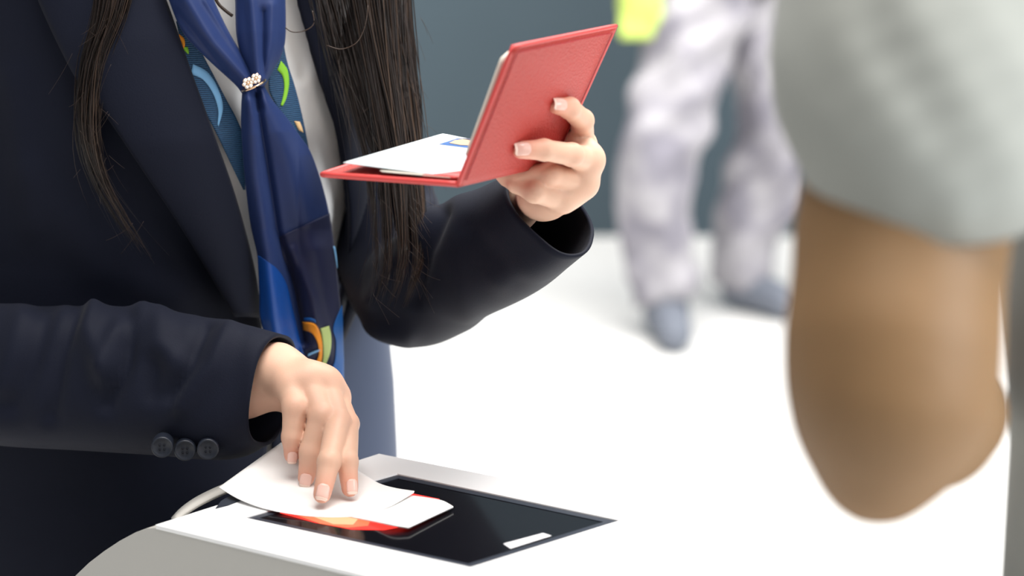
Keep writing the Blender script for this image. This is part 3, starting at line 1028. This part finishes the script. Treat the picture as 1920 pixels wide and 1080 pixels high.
# the scarf ring
ring = link(bpy.data.objects.new('scarf_ring', None), scarf)
bpy.data.objects.remove(ring)
dr = float(Dt(np.array(475.), np.array(158.))) - .046
mb = MB()
cc = P(476, 160, dr + .010)
e1_ = nrm(P(497, 153, dr) - P(455, 172, dr)); e2_ = nrm(FW + .25 * UP)
loop = [cc + e1_ * .0095 * math.cos(a) - e2_ * .0135 * math.sin(a) for a in np.linspace(0, 2 * math.pi, 36, endpoint=False)]
mb.tube(loop, .0008, 8, True)
rg = mb.build('scarf_ring', M['gold'], scarf)
tag(rg, 'rose gold scarf ring with crystal flowers')
def flower(x, y, d, r):
    c = P(x, y, d)
    g, q = MB(), MB()
    g.ball(c - FW * .0008, r * .34, 8)
    for k in range(6):
        a = 2 * math.pi * k / 6 + .3
        pc = c + r * .72 * (math.cos(a) * RT + math.sin(a) * UP)
        q.ball(pc, r * .36, 8)
        lo_ = [pc + r * .38 * (math.cos(b) * RT + math.sin(b) * UP) for b in np.linspace(0, 2 * math.pi, 10, endpoint=False)]
        g.tube(lo_, r * .09, 5, True)
        g.tube([c, pc], r * .13, 5)
    return g, q
g1, q1 = flower(465, 156, dr - .006, .0040)
g2, q2 = flower(480, 147, dr - .007, .0036)
g1.add(g2.v, g2.f); q1.add(q2.v, q2.f)
g1.build('flower_setting', M['gold'], scarf)
q1.build('crystals', M['crystal'], scarf)

# ------------------------------------------------------------------ hair
def hair_depth_R(x, y, u, k):
    b = np.minimum(Dt(np.minimum(x, 672.), y, .012), np.interp(y, [-100, 100, 250, 340, 420, 500, 600], [1.935, 1.925, 1.912, 1.903, 1.893, 1.885, 1.885]))
    return b - .016 - .020 * np.sin(np.pi * np.clip(u, 0, 1)) * k
def hair_depth_L(x, y, u, k):
    return Dt(x, y, .012) - .014 - .012 * np.sin(np.pi * np.clip(u, 0, 1)) * k
TONES = []
def strands(mb, Ledge, Redge, n, dfun, rad, ends, spread, seed, stray=0.0, n_seg=22, nf=3):
    r = np.random.default_rng(seed)
    Lc, Rc = catmull(Ledge, 60), catmull(Redge, 60)
    tt = np.linspace(0, 1, 60)
    for i in range(n):
        u0 = r.random(); u1 = np.clip(u0 + r.normal() * spread, -.02, 1.02)
        tend = ends[0] + (ends[1] - ends[0]) * r.random() ** .75
        t0 = 0 if r.random() < .85 else r.random() * .3
        t = np.linspace(t0, tend, n_seg)
        lx, ly = np.interp(t, tt, Lc[:, 0]), np.interp(t, tt, Lc[:, 1])
        rx, ry = np.interp(t, tt, Rc[:, 0]), np.interp(t, tt, Rc[:, 1])
        clump = (round(u1 * 9 + .25 * math.sin(i)) / 9)
        w = (t / max(tend, .01)) ** 1.5
        u = u0 * (1 - w) + (u1 * .28 + clump * .72) * w
        ph, fr_, am = r.random() * 6.28, 1 + r.random() * 2, r.normal() * 3
        x = lx * (1 - u) + rx * u + am * np.sin(ph + fr_ * 3 * t) + 5 * np.sin(clump * 17 + 7 * t) * np.clip(t * 1.5, 0, 1)
        y = ly * (1 - u) + ry * u
        if stray and r.random() < stray:
            s = r.normal() * 26
            x = x + s * np.clip((t - t0) / max(tend - t0, .01) - .3, 0, 1) ** 2 * 2
        k = r.random()
        pts = PN(x, y, dfun(x, y, u, k))
        rr = rad * (.6 + .8 * r.random()) * np.interp(np.linspace(0, 1, n_seg), [0, .6, 1], [1, .85, .12])
        mb.tube(pts, rr, nf)
        TONES.append((len(pts) * nf, r.random() * (.55 + .45 * np.clip(u0 * 1.1, 0, 1))))
def clump(mb, Ledge, Redge, dfun, nseg, u0, u1, thick, t1=1.0, k=.3):
    Lc, Rc = catmull(Ledge, 60), catmull(Redge, 60)
    tt = np.linspace(0, 1, 60)
    t = np.linspace(0, t1, nseg)
    lx, ly = np.interp(t, tt, Lc[:, 0]), np.interp(t, tt, Lc[:, 1])
    rx, ry = np.interp(t, tt, Rc[:, 0]), np.interp(t, tt, Rc[:, 1])
    V = []
    nu = 20
    for j in range(nseg):
        sh = 1 if t[j] < t1 * .75 else 1 - .75 * ((t[j] - t1 * .75) / (t1 * .25)) ** 2
        for i in range(nu):
            a = 2 * math.pi * i / nu
            um = (u0 + u1) / 2
            u = um + (u1 - u0) / 2 * math.cos(a) * sh
            x = lx[j] * (1 - u) + rx[j] * u
            y = ly[j] * (1 - u) + ry[j] * u
            d = float(dfun(np.array(x), np.array(y), np.array(um if False else u), k)) - thick * sh * math.sin(a) + .010
            V.append(P(x, y, d))
    mb.add(V, grid_faces(nseg, nu, True) + [tuple(range((nseg - 1) * nu, nseg * nu))])
    TONES.append((len(V), .08))
HL_R = [(570, -230), (585, -70), (600, 0), (632, 110), (664, 215), (690, 300), (702, 400), (704, 500), (688, 575)]
HR_R = [(758, -230), (768, -70), (771, 20), (776, 110), (784, 210), (790, 310), (797, 420), (796, 500), (765, 580)]
HL_L = [(180, -230), (172, -70), (168, 30), (150, 110), (143, 200), (150, 280), (176, 350), (215, 415), (262, 470)]
HR_L = [(275, -230), (262, -70), (240, 20), (200, 110), (184, 200), (184, 270), (205, 345), (240, 405), (292, 496)]
hb = MB()
clump(hb, HL_R, HR_R, hair_depth_R, 40, .22, .97, .012, .86)
strands(hb, HL_R, HR_R, 620, hair_depth_R, .00050, (.66, 1.0), .10, 3, .10)
clump(hb, HL_L, HR_L, hair_depth_L, 40, .22, .80, .006, .80)
strands(hb, HL_L, HR_L, 230, hair_depth_L, .00042, (.52, 1.0), .10, 4, .16)
# sparse front hairs over the lapel and blouse
strands(hb, [(560, -70), (575, 0), (600, 90), (630, 200), (650, 330)], [(640, -70), (650, 0), (668, 100), (690, 220), (700, 340)], 60, hair_depth_R, .00030, (.4, 1.0), .25, 5, .3)
# fly-away hairs
rr_ = np.random.default_rng(9)
for i in range(70):
    side = i % 3
    if side == 0:
        x0, y0 = 130 + rr_.random() * 90, rr_.random() * 420; s = rr_.choice([-1, 1])
    else:
        y0 = rr_.random() * 560; x0 = (760 if rr_.random() < .6 else 690) + rr_.random() * 30; s = 1 if x0 > 740 else rr_.choice([-1, 1])
    if side == 0 and y0 > 300: x0 += (y0 - 300) * .6
    L_ = 20 + rr_.random() * 60
    t = np.linspace(0, 1, 9)
    x = x0 + s * L_ * .55 * t + rr_.normal() * 8 * t ** 2
    y = y0 + L_ * t * (.4 + .8 * rr_.random()) + rr_.normal() * 10 * t ** 2
    d = (hair_depth_L if side == 0 else hair_depth_R)(x, y, np.full(9, .5), .6) - .004
    hb.tube(PN(x, y, d), .00011, 3)
# curls of single hair over the blouse
hb.tube(PN(*catmull([(586, 20), (588, 45), (570, 58), (548, 60), (535, 52)], 20).T, 1.86), .0004, 4)
hb.tube(PN(*catmull([(400, -10), (410, 8), (425, 22), (436, 30)], 14).T, 1.86), .0013, 5)
hb.tube(PN(*catmull([(690, 10), (684, 50), (668, 80), (640, 92), (612, 85)], 22).T, 1.845), .00035, 4)
hair = hb.build('hair', M['hair'], woman)
tl = np.concatenate([np.full(n_, t_) for n_, t_ in TONES])
tl = np.r_[tl, np.full(len(hair.data.vertices) - len(tl), .75)]
at = hair.data.attributes.new('tone', 'FLOAT', 'POINT')
at.data.foreach_set('value', tl.astype(np.float32))
tag(hair, 'long dark brown hair falling over the blazer', kind='stuff')
# hair on the head (above the frame)
def hcap(G):
    hd = np.array([TC[0] + .02, TC[1] - .035, 1.60])
    fwd = nrm(np.array([math.sin(PHI), -math.cos(PHI), -.35])); side = np.array([e_a[0], e_a[1], 0]); upv = np.cross(side, fwd); upv *= np.sign(upv[2])
    Mx = np.stack([side, fwd, upv])
    d = sd_ell(G, hd + upv * .040 - fwd * .006, (.086, .100, .114), Mx)
    cut = sd_ell(G, hd + fwd * .115 - upv * .02, (.062, .085, .105), Mx)
    d = np.maximum(d, -cut)
    for a, b in ((P(215, -60, 1.93), hd - side * .08), (P(672, -60, 1.93), hd + side * .08)):
        d = smin(d, sd_cap(G, a, b, .026, .03), .02)
    return d
V, Fq = surface_nets(hcap, (TC[0] - .22, TC[1] - .26, 1.27), (TC[0] + .26, TC[1] + .16, 1.80), .007)
mesh('hair_crown', relax(V, Fq, 2), Fq, M['hair'], woman)

# ------------------------------------------------------------------ the passport and its cover
cov = tag(empty('passport_cover', S0), 'open red leather passport cover held up in the raised hand', 'passport cover')
V, f, n = slab((S0, S1, S1c, S0c), .0022, 24, 24, .0012, 0)
if n @ pn < 0:
    V, f, n = slab((S0, S0c, S1c, S1), .0022, 24, 24, .0012, 0)
mesh('front_panel', V, f, M['leather'], cov)
pb = nrm(np.cross(S0b - S0, S1 - S0))
if pb @ UP < 0: pb = -pb
V, f, n = slab((S0, S1, S1b, S0b), .0026, 24, 24, 0, -.0013)
mesh('back_panel', V, f, M['leather'], cov)
def bead(pts, r, name, mt, parent, off=np.zeros(3)):
    mb = MB()
    Q = []
    for a, b in zip(pts[:-1], pts[1:]):
        Q += [a + (b - a) * k for k in np.linspace(0, 1, 16, endpoint=False)]
    Q.append(pts[-1])
    mb.tube([q + off for q in Q], r, 8)
    return mb.build(name, mt, parent)
bead([S0, S0c, S1c, S1], .0017, 'rolled_edge', M['leather_edge'], cov, pn * .0008)
bead([S0, S0b, S1b, S1], .0021, 'rolled_edge', M['leather_edge'], cov)
bead([S0, S1], .0024, 'spine', M['leather'], cov)
def inset(a, b, c, d, k):
    m_ = (a + b + c + d) / 4
    return [q + (m_ - q) * k for q in (a, b, c, d)]
ii = inset(S0, S0c, S1c, S1, .07)
bead(ii[:4] , .00035, 'stitching', M['stitch'], cov, pn * .0030)
# inner pocket flap over the back panel next to the spine
fl = [S0 + (S0b - S0) * a + (S1 - S0) * b + pb * .003 for a, b in ((.02, .01), (.02, .99), (.26, .99), (.26, .01))]
V, f, n = slab(fl, .0016, 8, 8)
mesh('pocket_flap', V, f, M['leather_edge'], cov)

booklet = tag(empty('passport', S0 + pb * .006), 'opened passport booklet tucked inside the red cover', 'passport')
# data page: lies a little above the back panel, lifting towards its free edge
q00, q01, q11, q10 = P(855, 334, 1.626), P(641, 306, 1.662), P(830, 251, 1.778), P(1032, 292, 1.733)
V, f, n = slab((q00, q10, q11, q01), .0005, 24, 24, 0, 0, .02)
page = mesh('data_page', V, f, M['page'], booklet)
# further pages between
for k, (a, b) in enumerate(((.22, .62),)):
    w0 = S0 + pb * .0034 + (q00 - S0 - pb * .0034) * a; w1 = S1 + pb * .0034 + (q10 - S1 - pb * .0034) * a
    z0 = S0b + pb * .003 + (q01 - S0b) * a * .75 - (S0b - S0) * (1 - b); z1 = S1b + pb * .003 + (q11 - S1b) * a * .75 - (S1b - S1) * (1 - b)
    V, f, n = slab((w0, w1, z1, z0), .0007, 12, 12, 0, 0, .08)
    mesh('page', V, f, M['page_edge'], booklet)
def on_page(u, v, up=.0007):
    p = (q00 * (1 - u) + q10 * u) * (1 - v) + (q01 * (1 - u) + q11 * u) * v
    nn = nrm(np.cross(q10 - q00, q01 - q00))
    if nn @ UP < 0: nn = -nn
    return p + nn * up
def page_patch(name, uv, mt, up):
    Q = [on_page(u, v, up) for u, v in uv]
    n = len(Q)
    nn = on_page(.5, .5, .001) - on_page(.5, .5, 0)
    V = Q + [q + nn * .1 for q in Q]
    f = [tuple(range(n))[::-1], tuple(range(n, 2 * n))] + [(i, (i + 1) % n, (i + 1) % n + n, i + n) for i in range(n)]
    return mesh(name, V, f, mt, booklet, False)
# portrait near the far end of the page
def uv_of(x, y):
    best = None
    us = np.linspace(0, 1, 81)
    Uu, Vv = np.meshgrid(us, us)
    Q = (q00 * (1 - Uu[..., None]) + q10 * Uu[..., None]) * (1 - Vv[..., None]) + (q01 * (1 - Uu[..., None]) + q11 * Uu[..., None]) * Vv[..., None]
    X, Y, D = proj(Q.reshape(-1, 3))
    k = np.argmin((X - x) ** 2 + (Y - y) ** 2)
    return Uu.reshape(-1)[k], Vv.reshape(-1)[k]
page_patch('portrait_photo', [uv_of(*p) for p in ((824, 272), (856, 262), (905, 266), (890, 281))], M['photo_blue'], .0006)
page_patch('portrait_face', [uv_of(*p) for p in ((842, 270), (852, 265), (872, 263), (890, 268), (884, 275), (862, 274))], M['photo_skin'], .0009)
page_patch('portrait_hair', [uv_of(*p) for p in ((856, 263), (880, 262), (896, 266), (888, 267), (870, 264))], M['photo_dark'], .0011)
for k in range(7):
    v = .22 + .085 * k
    page_patch('print_line', [(.10, v), (.10 + .38 + .08 * (k % 3), v), (.10 + .38 + .08 * (k % 3), v + .018), (.10, v + .018)], M['print_grey'], .0006)
# the half of the booklet standing against the front panel
c0, c1, c2, c3 = S0 - pn * .006 + pb * .004, S1 - pn * .006 + pb * .004, S1c - pn * .004, S0c - pn * .004
l0, l3 = P(868, 300, 1.634), P(942, 96, 1.600)
V, f, n = slab((l0, P(1020, 290, 1.745), P(1120, 80, 1.715), l3), .0028, 20, 20, 0, 0, .12)
mesh('booklet_half', V, f, M['page_edge'], booklet)

# ------------------------------------------------------------------ papers on the scanner
def paper(name, label, Lp, Rp, hL, hR, nu=24, nv=40, t=.0004):
    L, R = catmull([(*p, h) for p, h in zip(Lp, hL)], nv), catmull([(*p, h) for p, h in zip(Rp, hR)], nv)
    V = []
    for j in range(nv):
        for i in range(nu):
            u = i / (nu - 1)
            q = L[j] * (1 - u) + R[j] * u
            V.append(KP(q[0], q[1], q[2]))
    o = mesh(name, V, grid_faces(nv, nu), M['paper'], None)
    solidify(o, t, 0)
    tag(o, label, 'paper')
    return o
paper('boarding_paper', 'larger white paper sheet curling up under the lower hand', [(410, 914), (450, 937), (500, 955), (560, 966), (620, 970), (680, 966), (730, 950), (776, 924)],
      [(527, 830), (560, 838), (600, 850), (640, 866), (680, 888), (710, 906), (740, 915), (777, 921)], [8, 5, 3.2, 2.6, 2.8, 3.4, 4.5, 6], [17, 12, 8, 5, 4, 4.2, 5, 6])
sl = paper('boarding_slip', 'smaller folded white slip lying beneath the sheet on the glass', [(640, 966), (670, 972), (700, 978), (735, 985), (766, 990)], [(740, 928), (770, 930), (800, 934), (830, 940), (850, 951)],
           [2.5, 2.6, 3.4, 5, 4], [2.5, 3, 4, 4, 3], 16, 24, .0012)

# ------------------------------------------------------------------ near passenger: elbow and sleeve
man = tag(empty('person', P(1700, 900, 1.2) * np.array([1, 1, 0])),
          'person in sage shirt seen from behind the bent elbow, close and blurred', 'person')
ua = [pr(1740, -300, 1.12, 190), pr(1715, 200, 1.09, 188), pr(1690, 450, 1.075, 184), pr(1674, 640, 1.062, 186), pr(1672, 760, 1.058, 172)]
fa = [pr(1672, 760, 1.062, 160), pr(1742, 785, 1.14, 122), pr(1766, 775, 1.24, 108), pr(1772, 762, 1.34, 92)]
ol = pr(1640, 905, 1.060, 66)
def armf(G):
    d = None
    for ch in (ua, fa):
        for (a, ra), (b, rb) in zip(ch[:-1], ch[1:]):
            q = sd_cap(G, a, b, ra, rb)
            d = q if d is None else smin(d, q, .018)
    d = smin(d, sd_cap(G, pr(1668, 760, 1.06, 120)[0], ol[0], .030, ol[1]), .028)
    hw = fa[-1][0]
    # closed hand in front of the body
    d = smin(d, sd_cap(G, hw, hw + C2W((0, -.01, .07)), .026, .034), .02)
    for k in range(4):
        a = hw + C2W((-.032 + .021 * k, -.015, .10)); b = a + C2W((.0, .024, .028)); c = b + C2W((0, .022, -.012))
        d = smin(d, sd_cap(G, a, b, .010, .0095), .006); d = smin(d, sd_cap(G, b, c, .0095, .0085), .003)
    a = hw + C2W((-.036, .01, .05)); b = a + C2W((-.016, .016, .038))
    d = smin(d, sd_cap(G, a, b, .011, .0095), .008)
    return d
lo = np.min([q[0] for q in ua + fa], 0) - .11; hi = np.max([q[0] for q in ua + fa], 0) + np.array([.09, .20, .09])
V, Fq = surface_nets(armf, lo, hi, .0045)
V = relax(V, Fq, 2)
# trunk, neck, head and legs of the man, mostly outside the frame
mc = P(2418, 500, 1.34)
def manf(G):
    q = [G[0] - mc[0], G[1] - mc[1], G[2]]
    d = sd_cap(G, np.array([mc[0], mc[1], .95]), np.array([mc[0], mc[1], 1.42]), .115, .135)
    d = smin(d, sd_cap(G, ua[0][0], np.array([mc[0] - .06, mc[1], 1.44]), .05, .07), .05)
    d = smin(d, sd_cap(G, np.array([mc[0], mc[1], 1.45]), np.array([mc[0], mc[1] + .02, 1.66]), .055, .055), .05)
    d = smin(d, sd_ell(G, (mc[0], mc[1] + .03, 1.72), (.078, .10, .12)), .03)
    d = smin(d, sd_cap(G, np.array([mc[0], mc[1] + .12, 1.73]), np.array([mc[0], mc[1] + .145, 1.70]), .010, .014), .01)
    for s in (-1, 1):
        d = smin(d, sd_ell(G, (mc[0] + s * .08, mc[1] + .02, 1.71), (.010, .02, .03)), .006)
        d = smin(d, sd_cap(G, np.array([mc[0] + s * .08, mc[1], .90]), np.array([mc[0] + s * .09, mc[1], .08]), .085, .045), .04)
        d = smin(d, sd_cap(G, np.array([mc[0] + s * .09, mc[1], .05]), np.array([mc[0] + s * .10, mc[1] + .17, .04]), .045, .036), .03)
    return d
V2, F2 = surface_nets(manf, (mc[0] - .30, mc[1] - .25, -.01), (mc[0] + .26, mc[1] + .30, 1.88), .014)
mbody = mesh('body', np.vstack([V, relax(V2, F2, 2)]), np.vstack([Fq, F2 + len(V)]), M['skin_tan'], man)
def folds_m(X, Y):
    return (ridge(X, Y, [(1560, 60), (1720, 260), (1800, 380)], 40, .006) + ridge(X, Y, [(1680, -20), (1800, 160), (1900, 330)], 40, .007)
            - ridge(X, Y, [(1640, 60), (1760, 250)], 30, .005) + ridge(X, Y, [(1800, -20), (1920, 160)], 40, .006)
            + ridge(X, Y, [(1460, 100), (1560, 250), (1680, 340)], 40, .004))
sleeve_m = sweep('sleeve', [(2080, -560, 1.27), (1830, -420, 1.16), (1770, -120, 1.115), (1722, 60, 1.090), (1715, 200, 1.078), (1732, 310, 1.074), (1742, 378, 1.074)],
                 [.10, .088, .072, .066, .0630, .0560, .0515], 72, M['shirt'], man, 70, folds=lambda X, Y: .6 * folds_m(X, Y), end=nrm(P(1684, 420, 1.10) - P(1702, 200, 1.078)) , thick=.003)
tv = []
for z in np.linspace(.86, 1.53, 30):
    a = np.interp(z, [.86, 1.1, 1.36, 1.45, 1.53], [.150, .148, .172, .165, .080]); b = np.interp(z, [.86, 1.1, 1.36, 1.45, 1.53], [.130, .130, .145, .140, .078])
    for k in range(64):
        t = 2 * math.pi * k / 64
        tv.append((mc[0] + a * math.cos(t), mc[1] + b * math.sin(t), z))
shirt = mesh('shirt', tv, grid_faces(30, 64, True), M['shirt'], man)
tv = []
trv = MB()
for s in (-1, 1):
    V_ = []
    for z in np.linspace(.09, .94, 20):
        r = np.interp(z, [.09, .5, .94], [.065, .085, .105])
        for k in range(32):
            t = 2 * math.pi * k / 32
            V_.append((mc[0] + s * (.09 - .012 * z) + r * math.cos(t), mc[1] + r * math.sin(t), z))
    trv.add(V_, grid_faces(20, 32, True))
trv.build('trousers', M['strap'], man)
# dark watch strap round the wrist
w0, w1 = fa[2][0], fa[3][0]
tt_ = nrm(w1 - w0); aa_ = nrm(np.cross(tt_, UP)); bb_ = np.cross(tt_, aa_)
wc = w0 + (w1 - w0) * .30; wr_ = fa[2][1] + (fa[3][1] - fa[2][1]) * .30 + .0035
V_ = []
for k_, (ds, dr_) in enumerate(((-.010, -.002), (-.010, .001), (-.006, .002), (.006, .002), (.010, .001), (.010, -.002))):
    for a in np.linspace(0, 2 * math.pi, 40, endpoint=False):
        V_.append(wc + tt_ * ds + (wr_ + dr_) * (math.cos(a) * aa_ + math.sin(a) * bb_))
mesh('watch_strap', V_, grid_faces(6, 40, True), M['strap'], man)
def mhair(G):
    d = sd_ell(G, (mc[0], mc[1] + .018, 1.745), (.088, .108, .118))
    return np.maximum(d, -sd_ell(G, (mc[0], mc[1] + .14, 1.69), (.085, .095, .13)))
V, Fq = surface_nets(mhair, (mc[0] - .12, mc[1] - .14, 1.60), (mc[0] + .12, mc[1] + .16, 1.90), .01)
mesh('hair', relax(V, Fq, 2), Fq, M['hair'], man)

# ------------------------------------------------------------------ far passenger
far = tag(empty('person', P(1280, 600, 6.0) * np.array([1, 1, 0])),
          'distant blurred person in pale trousers with a yellow green glove by dark wall', 'person')
def leg(path, rad):
    return sweep('trouser_leg', path, rad, 40, M['trousers'], far, 40, folds=lambda X, Y: .02 * np.sin(X * .05 + Y * .03) * np.sin(Y * .045), cap=True)
leg([(1330, -120, 5.98), (1298, 60, 5.96), (1255, 220, 5.92), (1228, 340, 5.93), (1232, 450, 5.98), (1250, 560, 6.0)], [.15, .12, .100, .100, .088, .078])
leg([(1420, -120, 6.1), (1452, 60, 6.1), (1466, 220, 6.12), (1435, 340, 6.2), (1400, 440, 6.25), (1385, 535, 6.28)], [.15, .13, .115, .105, .09, .075])
def shoe(a, toe, r):
    fn = lambda G: smin(sd_cap(G, a, toe, r, r * .8), sd_cap(G, a, a + np.array([0, 0, .06]), r, r * .9), .02)
    lo = np.minimum(a, toe) - .12; hi = np.maximum(a, toe) + .16
    V, Fq = surface_nets(fn, lo, hi, .014)
    V = relax(V, Fq, 1)
    V[:, 2] = np.maximum(V[:, 2], .004)
    mesh('shoe', V, Fq, M['shoe'], far)
a = P(1250, 566, 6.0); a[2] = .055
shoe(a, a + np.array([.01, -.17, -.01]), .055)
a = P(1392, 540, 6.28); a[2] = .06
shoe(a, a + np.array([.10, -.13, -.015]), .055)
fc = P(1380, -120, 6.04)
def farbody(G):
    d = sd_cap(G, np.array([fc[0], fc[1], .92]), np.array([fc[0], fc[1], 1.40]), .13, .15)
    d = smin(d, sd_cap(G, np.array([fc[0], fc[1], 1.4]), np.array([fc[0], fc[1], 1.60]), .06, .06), .05)
    d = smin(d, sd_ell(G, (fc[0], fc[1] - .02, 1.66), (.078, .10, .12)), .02)
    for s in (-1, 1):
        d = smin(d, sd_cap(G, np.array([fc[0] + s * .15, fc[1], 1.38]), np.array([fc[0] + s * .20, fc[1], 1.08]), .05, .045), .03)
        d = smin(d, sd_cap(G, np.array([fc[0] + s * .20, fc[1], 1.08]), P(1200, 10, 5.95) if s < 0 else np.array([fc[0] + .2, fc[1] - .1, .82]), .045, .035), .02)
    return d
V, Fq = surface_nets(farbody, (fc[0] - .45, fc[1] - .35, .68), (fc[0] + .4, fc[1] + .3, 1.82), .016)
mesh('body', relax(V, Fq, 2), Fq, M['skin_tan'], far)
tv = []
for z in np.linspace(.84, 1.46, 20):
    a = np.interp(z, [.84, 1.36, 1.43, 1.46], [.19, .21, .15, .08]); b = np.interp(z, [.84, 1.36, 1.43, 1.46], [.15, .165, .12, .075])
    for k in range(48):
        t = 2 * math.pi * k / 48
        tv.append((fc[0] + a * math.cos(t), fc[1] + b * math.sin(t), z))
mesh('jacket', tv, grid_faces(20, 48, True), M['jacket_pale'], far)
gl = P(1196, 12, 5.92)
def glove(G):
    d = sd_cap(G, gl + np.array([0, 0, .10]), gl, .045, .05)
    for k in range(4):
        a = gl + np.array([-.036 + .024 * k, -.03, -.03]); b = a + np.array([0, -.01, -.035])
        d = smin(d, sd_cap(G, a, b, .014, .013), .01)
    d = smin(d, sd_cap(G, gl + np.array([.04, -.03, .02]), gl + np.array([.05, -.05, -.035]), .016, .013), .01)
    return d
V, Fq = surface_nets(glove, gl - .13, gl + np.array([.13, .13, .2]), .008)
tag(mesh('glove', relax(V, Fq, 1), Fq, M['hivis'], far), 'bright yellow green glove')
